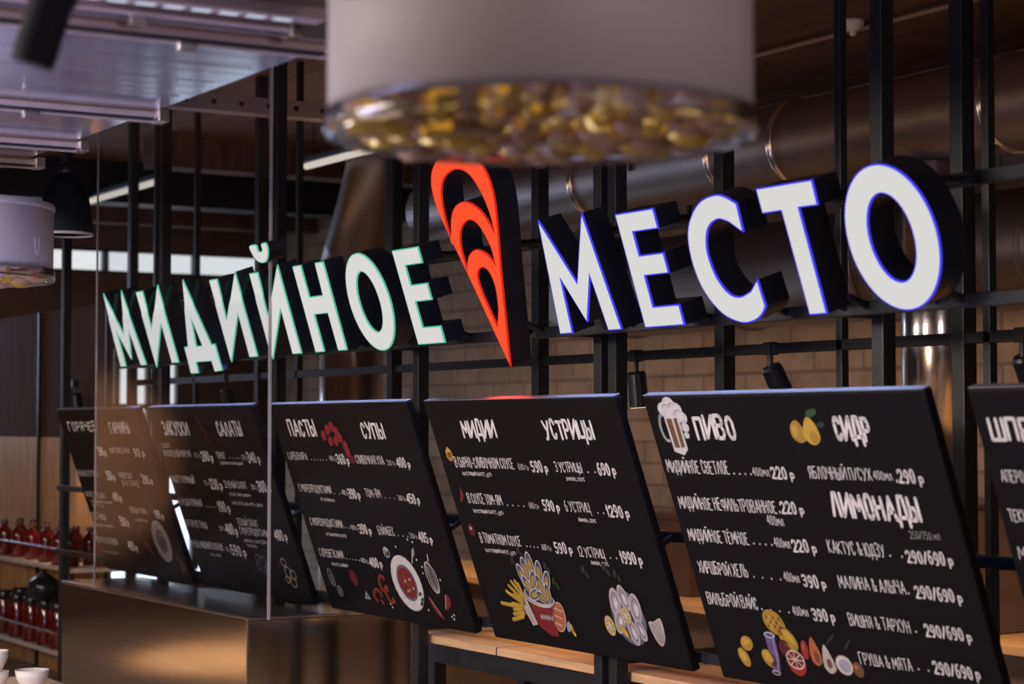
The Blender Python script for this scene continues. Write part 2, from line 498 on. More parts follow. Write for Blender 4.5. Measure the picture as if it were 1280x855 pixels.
TEXT[5] = [
    ('h', 'ПИВО', 0.253, -0.146, 0.203, 0.073, 1),
    ('h', 'СИДР', 0.938, -0.146, 0.152, 0.069, 1),
    ('h', 'ЛИМОНАДЫ', 0.828, -0.389, 0.38, 0.069, 1),
    ('i', 'МИДИЙНОЕ СВЕТЛОЕ', 0.031, -0.266, 0.336, 0.041, 0),
    ('d', '....', 0.39, -0.268, 0.086, 0.007, 0),
    ('g', '400мл', 0.488, -0.268, 0.082, 0.026, 0),
    ('p', '220 р', 0.581, -0.274, 0.107, 0.035, 1),
    ('i', 'ЯБЛОЧНЫЙ П/СУХ', 0.763, -0.271, 0.28, 0.036, 0),
    ('g', '400мл', 1.053, -0.268, 0.078, 0.026, 0),
    ('p', '.290 р', 1.146, -0.274, 0.112, 0.037, 1),
    ('i', 'МИДИЙНОЕ НЕФИЛЬТРОВАННОЕ', 0.041, -0.392, 0.513, 0.04, 0),
    ('p', '.220 р', 0.566, -0.39, 0.121, 0.035, 1),
    ('g', '400мл', 0.492, -0.432, 0.08, 0.029, 0),
    ('i', 'МИДИЙНОЕ ТЁМНОЕ', 0.042, -0.507, 0.322, 0.04, 0),
    ('d', '....', 0.389, -0.505, 0.092, 0.007, 0),
    ('g', '400мл', 0.496, -0.506, 0.077, 0.029, 0),
    ('p', '220 р', 0.584, -0.515, 0.112, 0.036, 1),
    ('g', '250/750 мл', 1.139, -0.445, 0.124, 0.022, 0),
    ('i', 'КАКТУС & ЮДЗУ', 0.757, -0.511, 0.251, 0.039, 0),
    ('d', '..', 1.03, -0.509, 0.051, 0.007, 0),
    ('p', '290/690 р', 1.1, -0.52, 0.188, 0.035, 1),
    ('i', 'ХИРШБРОЙ ХЕЛЬ', 0.046, -0.622, 0.265, 0.041, 0),
    ('d', '....', 0.339, -0.622, 0.136, 0.007, 0),
    ('g', '400мл', 0.496, -0.621, 0.075, 0.029, 0),
    ('p', '390 р', 0.587, -0.632, 0.107, 0.036, 1),
    ('i', 'МАЛИНА & АЛЫЧА', 0.76, -0.623, 0.295, 0.039, 0),
    ('d', '.', 1.066, -0.624, 0.016, 0.007, 0),
    ('p', '290/690 р', 1.096, -0.631, 0.189, 0.035, 1),
    ('i', 'ВИЛЬБРОЙ ВАЙС', 0.045, -0.734, 0.269, 0.041, 0),
    ('d', '....', 0.332, -0.734, 0.138, 0.007, 0),
    ('g', '400мл', 0.491, -0.736, 0.076, 0.029, 0),
    ('p', '390 р', 0.588, -0.744, 0.104, 0.038, 1),
    ('i', 'ВИШНЯ & ТАРХУН', 0.759, -0.747, 0.27, 0.037, 0),
    ('d', '.', 1.052, -0.745, 0.016, 0.007, 0),
    ('p', '290/690 р', 1.093, -0.75, 0.186, 0.035, 1),
    ('i', 'ГРУША & МЯТА', 0.758, -0.874, 0.232, 0.037, 0),
    ('d', '..', 1.018, -0.867, 0.042, 0.007, 0),
    ('p', '290/690 р', 1.086, -0.868, 0.187, 0.036, 1),
]
TEXT[6] = [
    ('h', 'ШПРИЦ', 0.05, -0.144, 0.248, 0.06, 1),
    ('i', 'АПЕРОЛЬ ШПРИЦ', 0.044, -0.262, 0.215, 0.032, 0),
    ('i', 'ТЕКИЛА САНРАЙЗ', 0.033, -0.375, 0.251, 0.034, 0),
    ('i', 'МОХИТО', 0.032, -0.484, 0.176, 0.034, 0),
]

# ------------------------------------------------------------------ the room shell
CEIL = 3.82
struct('floor', boxb(-19, 4, -7.5, 4.4, -0.1, 0.0), M_FLOOR)
struct('ceiling', boxb(-19, 4, -7.5, 4.4, CEIL, CEIL + 0.12), M_CEIL)
struct('wall_back', boxb(-19, 4, 4.2, 4.4, 0, CEIL), M_BRICK)
struct('wall_right', boxb(3.85, 4, -7.5, 4.2, 0, CEIL), M_PLASTER)
struct('wall_front', boxb(-18.2, 3.85, -7.5, -7.35, 0, CEIL), M_PANELWOOD)
bm = bmesh.new()                                           # end wall with its openings
EX = -18.0
for (y0, y1, z0, z1) in ((-7.35, -0.6, 0, CEIL), (-0.6, 1.5, 0, 1.8), (-0.6, 1.5, 3.4, CEIL), (1.5, 2.42, 1.30, 3.20), (1.5, 4.2, 0, 0.03),
                         (2.42, 3.34, 2.86, 3.20), (3.34, 4.2, 1.3, 3.20), (1.5, 4.2, 3.43, CEIL), (1.5, 1.6, 3.2, 3.43)):
    box(bm, EX - 0.2, EX, y0, y1, z0, z1)
struct('wall_end', bm, M_PLASTER)
M_SKY = emis('daylight_pane', (0.96, 0.99, 1.0), 0.80)
M_SKY4 = emis('daylight_pane_low', (0.74, 0.85, 1.0), 1.9)
M_SKYB = emis('daylight_pane_cool', (0.62, 0.78, 1.0), 1.3)


def window(name, y0, y1, z0, z1, ys, zs, m):
    o = struct(name, boxb(EX - 0.12, EX - 0.10, y0, y1, z0, z1), m)
    fb = bmesh.new()
    for y in [y0] + ys + [y1]:
        box(fb, EX - 0.10, EX - 0.02, y - 0.025, y + 0.025, z0, z1)
    for z in [z0] + zs + [z1]:
        box(fb, EX - 0.095, EX - 0.025, y0, y1, z - 0.025, z + 0.025)
    f = new_obj('window_frame', fb, M_BLACK, o)
    return o


window('window_1', 2.42, 3.34, 1.30, 2.86, [2.72, 3.04], [1.95, 2.52], M_SKY)
window('window_5', 2.42, 4.15, 0.03, 1.30, [2.9, 3.5], [], M_SKY4)
window('window_2', 1.6, 4.2, 3.20, 3.43, [2.6, 3.5], [], M_SKY)
window('window_3', -0.6, 1.5, 1.8, 3.4, [.1, .8], [2.6], M_SKYB)
window('window_4', 1.5, 2.42, 0.03, 1.30, [1.95], [], M_SKY4)
# ceiling beams
struct('trim_1', boxb(-15.15, -14.85, -7.35, 4.2, 3.50, CEIL), M_BLACK)
struct('trim_2', boxb(-13.6, -13.35, 1.3, 4.2, 3.60, CEIL), M_CEIL)
struct('trim_3', boxb(-17.0, -16.8, 0.6, 4.2, 3.55, CEIL), M_CEIL)

# ------------------------------------------------------------------ steel rack carrying boards and sign
rack = thing('steel_rack', (-8, 0.42, 0), 'tall black steel rack of square posts and rails behind the menu boards and sign', 'rack')
RX, RY = -8, 0.42


def rpart(name, x0, x1, y0, y1, z0, z1, m=None):
    return new_obj(name, boxb(x0 - RX, x1 - RX, y0 - RY, y1 - RY, z0, z1, bevel=0.003), m or M_BLACK, rack)


ZT = CEIL
for x in (-12.65, -10.89, -9.31, -7.80, -6.345, -6.245, -4.76, -3.2):
    rpart('post', x - 0.027, x + 0.027, RY - 0.027, RY + 0.027, 0, ZT)
for x in (-12.93, -10.80, -9.12, -7.70, -6.32, -4.99):
    rpart('rear_post', x - 0.03, x + 0.03, 0.95, 1.01, 0, ZT)
for x in (-12.47, -11.77, -10.26, -5.606, -4.86):
    rpart('thin_post', x - 0.017, x + 0.017, 0.955, 0.989, 0.87, ZT)
for z, h in ((1.36, 0.018), (0.95, 0.018)):
    rpart('rail', -12.65, -3.0, 0.365, 0.393, z - h, z + h)
rpart('rear_rail', -12.95, -3.0, 0.955, 0.985, 2.03, 2.07)
rpart('rear_rail', -12.95, -3.0, 0.955, 0.985, 1.30, 1.33)
rpart('sign_rail', -10.95, -3.6, 0.15, 0.18, 2.085, 2.125)
rpart('sign_rail', -10.95, -3.6, 0.15, 0.18, 2.425, 2.465)
for x in (-10.89, -9.31, -7.80, -6.295, -4.76):
    for z in (2.09, 2.43):
        rpart('bracket', x - 0.02, x + 0.02, 0.17, 0.40, z, z + 0.03)
for x in (-10.89, -9.31, -7.80, -6.295, -4.76, -3.2):
    rpart('cross_bar', x - 0.02, x + 0.02, 0.44, 0.96, 0.86, 0.90)

# ------------------------------------------------------------------ illuminated sign
TS = R(18.059)
SZ = 2.0803
UPV = Vector((0, -math.sin(TS), math.cos(TS)))
DEP = 0.10


def sign_letter(ch, label, x, outer, holes=(), rim=M_RIMB, face=M_FACE, extra=None, group='letters of the illuminated sign', name='sign_letter', cat='sign letter'):
    root = thing(name, (x, 0, SZ), label, cat, group, (R(90) + TS, 0, 0))
    shapes = [(outer, list(holes))] + (extra or [])
    fb, rb, bb = bmesh.new(), bmesh.new(), bmesh.new()
    for out, hs in shapes:
        out, hs = orient(out, hs)
        full = [out] + hs
        ins = [inset(l, 0.0042) for l in full]
        plate(fb, ins, 0.0)
        walls(fb, ins, -0.004, 0.0)
        for a, b in zip(full, ins):
            ring_faces(rb, a, b, -0.0015)
        walls(rb, full, -0.008, -0.0015)
        plate(bb, full, -DEP)
        walls(bb, full, -DEP, -0.008)
    KEEP.update((id(fb), id(rb)))
    new_obj('face', fb, face, root)
    new_obj('glow_rim', rb, rim, root)  # glowing rim; on the letters it stands for the lens colour fringe
    new_obj('body', bb, M_BODY, root)
    # stand-off arms back to the sign rails
    xs = [p[0] for p in outer]; cx = (min(xs) + max(xs)) / 2
    for vv, zz in ((0.03, 2.105), (0.34, 2.445)):
        for dx in (-0.05, 0.05):
            # letter-local coordinates of a point on the rail
            a = Vector((cx + dx, vv, -DEP + 0.01))
            d = Vector((0, 0.165, zz)) - Vector((0, 0, SZ))
            b = Vector((cx + dx, d.dot(UPV), d.dot(Vector((0, -math.cos(TS), -math.sin(TS))))))
            new_obj('bracket', tube(bmesh.new(), [a, b], 0.012, 8), M_BLACK, root)
    return root


E_ = [(0, .392), (.216, .392), (.216, .324), (.074, .324), (.074, .245), (.209, .245), (.209, .175), (.074, .175), (.074, .070), (.219, .070), (.219, 0), (0, 0)]
M_ = [(0.0, .415), (.139, .176), (.279, .415), (.332, 0), (.252, 0), (.2285, .200), (.1355, .035), (.0425, .199), (.024, 0), (-.056, 0)]
I_ = [(0, .394), (.093, .394), (.0735, .190), (.322, .413), (.306, 0), (.214, 0), (.2265, .216), (-.018, -.018)]
H_ = [(0, .394), (.083, .394), (.079, .250), (.215, .250), (.226, .394), (.306, .394), (.293, 0), (.211, 0), (.214, .169), (.077, .169), (.071, 0), (-.015, 0)]
D_ = [(0, .418), (.125, .080), (.171, .080), (.168, -.057), (.072, -.060), (.070, -.005), (-.131, -.005), (-.141, -.062), (-.238, -.062), (-.223, .079), (-.174, .080)]
DH_ = [(-.025, .225), (.012, .077), (-.069, .078)]
T_ = [(0, .400), (.258, .400), (.256, .323), (.171, .324), (.175, .002), (.097, .002), (.091, .322), (.001, .322)]
BR_ = smooth_loop([(0, .517), (.072, .517), (.076, .49), (.10, .483), (.125, .49), (.130, .517), (.182, .516), (.178, .476), (.14, .440), (.09, .430), (.035, .446), (.005, .48)], 3)


def oval(a, b, cy, n=56):
    return [(a * math.cos(2 * PI * i / n), cy + b * math.sin(2 * PI * i / n)) for i in range(n)]


C_ = [(.292, .274), (.295, .365)] + smooth_open([(.258, .387), (.207, .402), (.124, .390), (.055, .346), (.012, .285), (0, .195), (.022, .104), (.085, .028), (.168, -.006), (.237, -.003), (.282, .017), (.306, .040)], 4) + \
     [(.299, .125)] + smooth_open([(.256, .092), (.194, .077), (.143, .092), (.103, .146), (.090, .214), (.102, .268), (.134, .308), (.188, .325), (.236, .312)], 4)

PIN_O = []
half = [(0, -.110), (.060, .070), (.122, .258), (.178, .410), (.212, .525), (.208, .610), (.165, .672), (.085, .711), (0, .722)]
rt = smooth_open(half, 4)
PIN_O = rt + [(-x, y) for x, y in rt[-2:0:-1]]


def arch(xl, yl, pts_out, pts_in):
    return smooth_open(pts_out, 4)[:-1] + smooth_open(pts_in, 4)[:-1]


PIN_H1 = arch(0, 0, [(-.172, .396), (-.172, .491), (-.148, .580), (-.092, .632), (0, .650), (.080, .626), (.130, .555), (.152, .471), (.150, .396)],
              [(.150, .396), (.108, .472), (.050, .514), (-.012, .530), (-.080, .516), (-.130, .475), (-.172, .396)])
PIN_H2 = arch(0, 0, [(-.116, .278), (-.118, .349), (-.100, .405), (-.058, .443), (0, .457), (.048, .438), (.080, .388), (.096, .337), (.093, .280)],
              [(.093, .280), (.062, .318), (.018, .340), (-.022, .346), (-.068, .331), (-.098, .305), (-.116, .278)])
PIN_H3 = [(-.012, .049)] + smooth_open([(-.050, .165), (-.058, .230), (-.040, .264), (0, .275), (.036, .255), (.050, .195), (.028, .113)], 4)

G = 'letters of the illuminated sign'
sign_letter('М', 'smallest white lit letter М, first letter at the far left end of the sign', -10.404, M_, rim=M_RIMG)
sign_letter('И', 'white lit letter И second from the left, between the far М and Д', -9.919, I_, rim=M_RIMG)
sign_letter('Д', 'white lit letter Д with two short feet, in the left word of the sign', -9.254, D_, [DH_], rim=M_RIMG)
sign_letter('И', 'white lit letter И between the Д and the Й of the left word', -8.930, I_, rim=M_RIMG)
sign_letter('Й', 'white lit letter Й wearing a curved breve, behind the glass edge', -8.455, I_, rim=M_RIMG,
            extra=[([(x + .088, y) for x, y in BR_], [])])
sign_letter('Н', 'white lit letter Н between the Й and the round О of the left word', -7.985, H_, rim=M_RIMG)
sign_letter('О', 'white lit round letter О of the left word, between Н and Е', -7.360, oval(.181, .210, .196), [oval(.090, .129, .197)], rim=M_RIMG)
sign_letter('Е', 'white lit letter Е ending the left word, just left of the orange pin', -7.048, E_, rim=M_RIMG)
sign_letter('pin', 'orange red lit map pin with mussel rings between the two words', -6.390, PIN_O, [PIN_H1, PIN_H2, PIN_H3], rim=M_PINRIM, face=M_PIN,
            group=None, name='sign_pin', cat='sign emblem')
sign_letter('М', 'blue-fringed white lit letter М starting the right word, beside the orange pin', -5.933, M_)
sign_letter('Е', 'blue-fringed white lit letter Е in the right word, between М and С', -5.461, E_)
sign_letter('С', 'blue-fringed white lit letter С with open right side in the right word', -5.112, C_)
sign_letter('Т', 'blue-fringed white lit letter Т between the С and the last О', -4.708, T_)
sign_letter('О', 'largest white lit letter О at the right end of the sign', -4.182, oval(.181, .210, .204), [oval(.088, .126, .204)])

# ------------------------------------------------------------------ menu boards with hand lettering
GLY = {
 'А': (.80, '00 59 90;23 83'), 'Б': (.72, '89 09 00 60 82 83 65 05'), 'В': (.74, '00 09 69 88 86 65 05;65 83 82 60 00'),
 'Г': (.66, '00 09 89'), 'Д': (.88, '0b 01 91 9b;11 39 79 81'), 'Е': (.64, '89 09 00 80;05 65'), 'Ё': (.64, '89 09 00 80;05 65;2c 3c;6c 7c'),
 'Ж': (1.0, '00 45 09;90 45 99;40 49'), 'З': (.68, '08 29 69 88 86 65 35;65 83 82 60 20 01'), 'И': (.80, '09 00 99 90'),
 'Й': (.80, '09 00 99 90;2c 4d 6c'), 'К': (.74, '00 09;89 04 80'), 'Л': (.80, '00 49 79 80'), 'М': (.98, '00 19 53 89 90'),
 'Н': (.74, '00 09;80 89;05 85'), 'О': (.74, '30 12 17 39 69 87 82 60 30'), 'П': (.74, '00 09 89 80'), 'Р': (.68, '00 09 69 87 85 64 04'),
 'С': (.68, '87 69 39 17 12 30 60 82'), 'Т': (.72, '09 99;59 50'), 'У': (.74, '09 54;99 30 10'), 'Ф': (.90, '50 59;58 18 06 04 13 53;58 88 96 94 83 53'),
 'Х': (.76, '00 99;09 90'), 'Ц': (.80, '09 01 81 89;81 91 9b'), 'Ч': (.70, '09 06 25 85;89 80'), 'Ш': (1.0, '09 00 90 99;59 50'),
 'Щ': (1.0, '09 01 91 99;49 41;91 9b'), 'Ы': (.92, '09 00 40 52 53 45 05;89 80'), 'Ь': (.66, '09 00 60 82 83 65 05'), 'Э': (.68, '07 29 69 87 82 60 30 12;35 85'),
 'Ю': (1.0, '00 09;05 35;50 32 37 59 79 97 92 70 50'), 'Я': (.70, '80 89 39 17 15 34 84;34 00'),
 '0': (.68, '30 12 17 39 69 87 82 60 30'), '1': (.36, '26 69 60'), '2': (.68, '07 29 69 87 85 00 90'), '3': (.66, '08 29 69 88 86 65 35;65 83 82 60 20 01'),
 '4': (.72, '70 79 03 93'), '5': (.68, '89 19 15 65 83 82 60 20 01'), '6': (.68, '79 49 15 12 30 60 82 84 65 25 14'), '7': (.64, '09 89 30'),
 '8': (.68, '35 16 18 39 69 88 86 65 35 13 12 30 60 82 83 65'), '9': (.68, '20 50 84 87 69 39 17 15 34 64 85'),
 '&': (.80, '90 27 28 39 58 57 13 12 30 50 94'), '/': (.50, '00 99'), ',': (.22, '51 2b'), '.': (.22, '40 41'), '-': (.50, '14 74'),
}
YM = {'a': -1, 'b': -2.2, 'c': 11.3, 'd': 10.4}


def ribbon(bm, pts, w, z, mi=0, cap=6):
    """flat painted stroke: one bar per segment, round at the joints"""
    pts = [Vector(p) for p in pts]
    for a, b in zip(pts[:-1], pts[1:]):
        d = b - a
        if d.length < 1e-7: continue
        n = Vector((-d.y, d.x)).normalized() * (w / 2)
        f = bm.faces.new([bm.verts.new((q.x, q.y, z)) for q in (a - n, b - n, b + n, a + n)]); f.material_index = mi
    for p in pts:
        f = bm.faces.new([bm.verts.new((p.x + w / 2 * math.cos(PI / cap * (2 * k + 1)), p.y + w / 2 * math.sin(PI / cap * (2 * k + 1)), z)) for k in range(cap)])
        f.material_index = mi


def lettering(bm, s, x, y, width, h, w, z, mi=0):
    gap = .27
    adv = []
    for c in s:
        lo = c.islower(); g = GLY.get(c.upper())
        adv.append((g[0] * (.86 if lo else 1) + gap) if g else .42)
    tot = sum(adv) - gap
    sc = width / tot
    cx = x
    rnd = random.Random(len(s) * 7 + int(abs(x) * 1000))
    for c, a in zip(s, adv):
        lo = c.islower(); g = GLY.get(c.upper())
        if g:
            hh = h * (.74 if lo else 1.0) * rnd.uniform(.95, 1.06)
            dy = rnd.uniform(-.04, .04) * h - (.24 * h if c in 'рд' else 0)
            ww = (a - gap) * sc
            for st in g[1].split(';'):
                pts = []
                for q in st.split():
                    px = int(q[0]) / 9; py = (YM[q[1]] if q[1] in YM else int(q[1])) / 9
                    pts.append((cx + px * ww, y + dy + py * hh))
                ribbon(bm, pts, w, z, mi)
        cx += a * sc


M_TOPEDGE = mat('board_edge', (0.16, 0.16, 0.18), 0.35)
BW, BH, BT = 1.3556, 1.0079, 0.034
TB = R(19.227)
BZ = 1.75 + 0.1033
BOARDX = {1: -11.565, 2: -10.051, 3: -8.510, 4: -7.005, 5: -5.482, 6: -3.960}
BLAB = {1: 'farthest black menu board at the left end, faded text and a round plate drawing',
        2: 'black menu board headed ЗАКУСКИ and САЛАТЫ, second from the left behind the glass',
        3: 'black menu board headed ПАСТЫ and СУПЫ with a drawn soup plate',
        4: 'black menu board headed МИДИИ and УСТРИЦЫ with mussel bucket and oyster plate drawings',
        5: 'black menu board headed ПИВО, СИДР and ЛИМОНАДЫ with fruit drawings',
        6: 'black menu board cut off by the right edge of the picture'}
KIND = {'h': 'heading', 'i': 'menu_line', 'p': 'price', 'g': 'portion_size', 's': 'small_print', 'd': 'dotted_leader'}
boards = {}
for k, bx in BOARDX.items():
    root = thing('menu_board', (bx, 0, BZ), BLAB[k], 'menu board', 'menu boards hung under the sign', (R(90) + TB, 0, 0))
    boards[k] = root
    b = bmesh.new()
    box(b, 0, BW, -BH, 0, -BT, 0, bevel=0.007)
    new_obj('panel', b, M_BOARD, root)
    new_obj('top_edge', boxb(.004, BW - .004, 0.0005, .004, -BT + .003, -.001, bevel=.0015), M_TOPEDGE, root)
    for x in (.18, BW - .18):
        # hooks from the board's back to the rack's middle rail
        d = Vector((0, 0.37, 1.36)) - Vector((0, 0, BZ))
        yv = Vector((0, -math.sin(TB), math.cos(TB))); zv = Vector((0, -math.cos(TB), -math.sin(TB)))
        new_obj('hook', tube(bmesh.new(), [(x, d.dot(yv) - .03, -BT + .006), (x, d.dot(yv), d.dot(zv))], .012, 8), M_BLACK, root)
    groups = {}
    for (kd, s, x, y, w, h, bold) in TEXT[k]:
        h = abs(h)
        if kd == 'd':
            t = bmesh.new()
            n = len(s)
            for i in range(n):
                cx = x + w * (i / max(1, n - 1))
                ribbon(t, [(cx - .001, y + .004), (cx + .001, y + .004)], .0062, .0012)
            KEEP.add(id(t))
            new_obj('dotted_leader', t, M_CHALK, root)
            continue
        t = bmesh.new()
        sw = {'h': h * .18, 'p': h * .19, 'i': h * .09, 'g': h * .09, 's': .0022}[kd]
        if kd == 's': h = max(h, .017)
        lettering(t, s, x, y, w, h, sw, .0012)
        KEEP.add(id(t))
        new_obj(KIND[kd], t, M_CHALKDIM if (kd in 'g' and k == 5 and '/' in s) else M_CHALK, root)

# --- chalk drawings: flat painted shapes, one mesh per drawn thing
PAINTS = {}


def paint(name, col):
    PAINTS[name] = mat('paint_' + name, tuple(c * .78 for c in col), 0.75, noise=0.12, nscale=40)
    return PAINTS[name]


for n_, c_ in dict(white=(.70, .67, .64), grey=(.34, .34, .38), slate=(.13, .14, .19), red=(.22, .010, .013), dark_red=(.11, .006, .010), brightred=(.34, .022, .018),
                   orange=(.48, .13, .05), yellow=(.62, .38, .04), gold=(.45, .26, .03), pale=(.55, .47, .40), brown=(.18, .075, .03),
                   lilac=(.42, .37, .42), purple=(.16, .09, .26), green=(.035, .075, .03), darkgreen=(.02, .032, .022), cream=(.66, .58, .42), navy=(.06, .07, .12)).items():
    paint(n_, c_)


class Draw:
    def __init__(s, board, name='food_drawing'):
        s.b = board; s.bm = bmesh.new(); s.mats = []; s.z = .0013; s.name = name

    def m(s, c):
        if c not in s.mats: s.mats.append(c)
        return s.mats.index(c)

    def poly(s, pts, c, smooth=True):
        if smooth: pts = smooth_loop(pts, 3)
        s.z += .00018
        plate(s.bm, [pts], s.z, s.m(c))
        return s

    def ell(s, x, y, a, b, c, rot=0, n=22):
        cr, sr = math.cos(R(rot)), math.sin(R(rot))
        return s.poly([(x + a * math.cos(t) * cr - b * math.sin(t) * sr, y + a * math.cos(t) * sr + b * math.sin(t) * cr)
                       for t in [2 * PI * i / n for i in range(n)]], c, False)

    def ring(s, x, y, a, b, c, w, rot=0, n=26, a0=0, a1=360):
        cr, sr = math.cos(R(rot)), math.sin(R(rot))
        s.z += .00018
        ribbon(s.bm, [(x + a * math.cos(t) * cr - b * math.sin(t) * sr, y + a * math.cos(t) * sr + b * math.sin(t) * cr)
                      for t in [R(a0 + (a1 - a0) * i / n) for i in range(n + 1)]], w, s.z, s.m(c))
        return s

    def line(s, pts, c, w):
        s.z += .00018
        ribbon(s.bm, smooth_open(pts, 3) if len(pts) > 2 else pts, w, s.z, s.m(c))
        return s

    def done(s):
        KEEP.add(id(s.bm))
        return new_obj(s.name, s.bm, [PAINTS[c] for c in s.mats], boards[s.b])


def mussel(d, x, y, L, rot):
    d.ell(x, y, L, L * .46, 'white', rot); d.ell(x, y, L * .90, L * .38, 'navy', rot)
    cr, sr = math.cos(R(rot)), math.sin(R(rot))
    d.ell(x - cr * L * .08, y - sr * L * .08, L * .58, L * .24, 'gold', rot)


def lemon_slice(d, x, y, a, b, rot=0):
    d.ell(x, y, a, b, 'yellow', rot); d.ell(x, y, a * .86, b * .86, 'cream', rot); d.ell(x, y, a * .76, b * .76, 'gold', rot)
    for k in range(4):
        t = R(k * 45 + 20)
        d.line([(x - a * .8 * math.cos(t), y - b * .8 * math.sin(t)), (x + a * .8 * math.cos(t), y + b * .8 * math.sin(t))], 'cream', .006)


# board МИДИИ: bucket of mussels, cone of fries, loaf, small mussel
d = Draw(4)
d.poly([(.352, -.770), (.42, -.815), (.50, -.832), (.552, -.795), (.545, -.85), (.515, -.955), (.46, -.955), (.395, -.925)], 'red', False)
d.ell(.455, -.795, .104, .036, 'white', -6); d.ell(.455, -.793, .097, .031, 'dark_red', -6)
d.ell(.450, -.745, .092, .072, 'navy')
for (x, y, L, r_) in ((.375, -.715, .052, 105), (.415, -.685, .052, 95), (.46, -.665, .056, 88), (.51, -.69, .052, 70), (.55, -.725, .05, 60), (.40, -.75, .045, 120),
                      (.45, -.73, .052, 60), (.50, -.745, .05, 110), (.535, -.775, .045, 80), (.44, -.785, .05, 20), (.49, -.795, .045, 150)):
    mussel(d, x, y, L, r_)
d.ring(.455, -.795, .104, .036, 'white', .007, -6, a0=185, a1=355)
t_ = bmesh.new(); t_.free()
for i in range(6):
    x = .435 + i * .016
    d.line([(x, -.868 - .002 * abs(i - 2.5)), (x + .004, -.885), (x + .011, -.866)], 'white', .004)
d.done()
d = Draw(4)
d.poly([(.305, -.845), (.348, -.80), (.385, -.915), (.345, -.925)], 'pale', False)
d.line([(.318, -.846), (.362, -.918)], 'brown', .003); d.line([(.338, -.822), (.372, -.914)], 'grey', .002)
for (x0, y0, x1, y1) in ((.325, -.82, .245, -.765), (.335, -.81, .275, -.745), (.345, -.80, .305, -.74), (.32, -.835, .215, -.79), (.31, -.845, .235, -.84), (.30, -.85, .15, -.845),
                         (.305, -.86, .235, -.865), (.31, -.875, .225, -.885), (.295, -.89, .205, -.91), (.34, -.79, .33, -.75), (.33, -.83, .27, -.80)):
    d.line([(x0, y0), (x1, y1)], 'gold', .017); d.line([(x0, y0 + .003), (x1, y1 + .003)], 'yellow', .008)
d.done()
d = Draw(4)
d.ell(.560, -.870, .068, .043, 'pale', 62); d.ell(.560, -.870, .063, .038, 'orange', 62)
for k in (-.03, 0, .03):
    d.line([(.545 + k * .5 - .012, -.865 + k * 1.0), (.578 + k * .5, -.875 + k * 1.0)], 'pale', .006)
d.done()
d = Draw(4); d.ell(.610, -.905, .025, .013, 'grey', 60); d.ell(.632, -.917, .027, .012, 'yellow', -70); d.ell(.638, -.915, .015, .006, 'brown', -70); d.done()
# plate of oysters
d = Draw(4)
d.ell(1.045, -.830, .105, .108, 'slate'); d.ring(1.045, -.830, .088, .090, 'grey', .004)
for (x, y, L, r_) in ((.985, -.775, .058, 75), (1.05, -.755, .052, 100), (1.11, -.79, .06, 80), (.985, -.85, .055, 60), (1.055, -.885, .052, 100), (1.11, -.87, .045, 110)):
    d.ell(x, y, L, L * .58, 'pale', r_); d.ell(x, y, L * .86, L * .46, 'lilac', r_); d.ring(x, y, L * .62, L * .30, 'slate', .004, r_); d.ell(x + .005, y - .004, L * .42, L * .2, 'white', r_)
lemon_slice(d, 1.040, -.822, .030, .032); d.ell(1.0, -.882, .014, .03, 'yellow', 40); d.done()
d = Draw(4); lemon_slice(d, .905, -.874, .032, .040); d.done()
d = Draw(4)
d.poly([(1.165, -.838), (1.20, -.832), (1.245, -.815), (1.25, -.86), (1.235, -.905), (1.205, -.925), (1.178, -.895)], 'pale')
for k in range(4): d.line([(1.175 + .018 * k, -.845 + .006 * k), (1.19 + .014 * k, -.88), (1.205 + .008 * k, -.912)], 'slate', .004)
d.done()
d = Draw(4); d.ell(.085, -.222, .026, .028, 'gold'); d.ell(.087, -.222, .015, .013, 'brown'); d.poly([(.062, -.212), (.085, -.188), (.108, -.212)], 'yellow', False); d.done()
d = Draw(4); d.poly([(.088, -.362), (.10, -.375), (.098, -.40), (.075, -.418), (.058, -.418), (.078, -.395)], 'red'); d.line([(.09, -.363), (.096, -.35)], 'green', .006); d.done()
d = Draw(4); d.ell(.080, -.540, .026, .026, 'dark_red'); d.ell(.078, -.533, .007, .007, 'white'); d.done()
d = Draw(4, 'herb_drawing')
for (x, y) in ((.33, -.655), (.40, -.61), (.83, -.66), (.98, -.64), (1.04, -.66), (.60, -.72), (.57, -.66)):
    d.ell(x, y, .018, .010, 'darkgreen', 60); d.ell(x + .02, y - .02, .016, .009, 'darkgreen', 110)
d.done()
# board ПИВО: mug, pears, fruit
d = Draw(5)
d.poly([(.095, -.058), (.175, -.055), (.178, -.185), (.15, -.205), (.10, -.192)], 'white', False)
d.poly([(.104, -.078), (.135, -.078), (.138, -.180), (.112, -.178)], 'brown', False); d.poly([(.145, -.078), (.165, -.075), (.167, -.175), (.146, -.180)], 'brown', False)
d.ring(.085, -.11, .024, .045, 'white', .011, 0, a0=80, a1=280)
for (x, y, a) in ((.105, -.045, .03), (.14, -.03, .034), (.175, -.048, .032), (.198, -.075, .026), (.2, -.108, .02), (.197, -.135, .014)): d.ell(x, y, a, a * .8, 'white')
for (x, y) in ((.12, -.04), (.155, -.035), (.18, -.06), (.197, -.1)): d.ring(x, y, .015, .012, 'grey', .003, 0, a0=20, a1=200)
d.done()
d = Draw(5)
d.poly([(.765, -.085), (.735, -.105), (.735, -.14), (.765, -.158), (.80, -.145), (.79, -.105)], 'gold'); d.poly([(.825, -.075), (.80, -.10), (.79, -.14), (.825, -.165), (.862, -.145), (.855, -.10)], 'yellow')
d.ell(.835, -.14, .02, .02, 'gold'); d.ell(.85, -.063, .028, .012, 'green', 15); d.ell(.88, -.10, .02, .009, 'darkgreen', 10); d.ell(.755, -.12, .012, .02, 'yellow')
d.done()
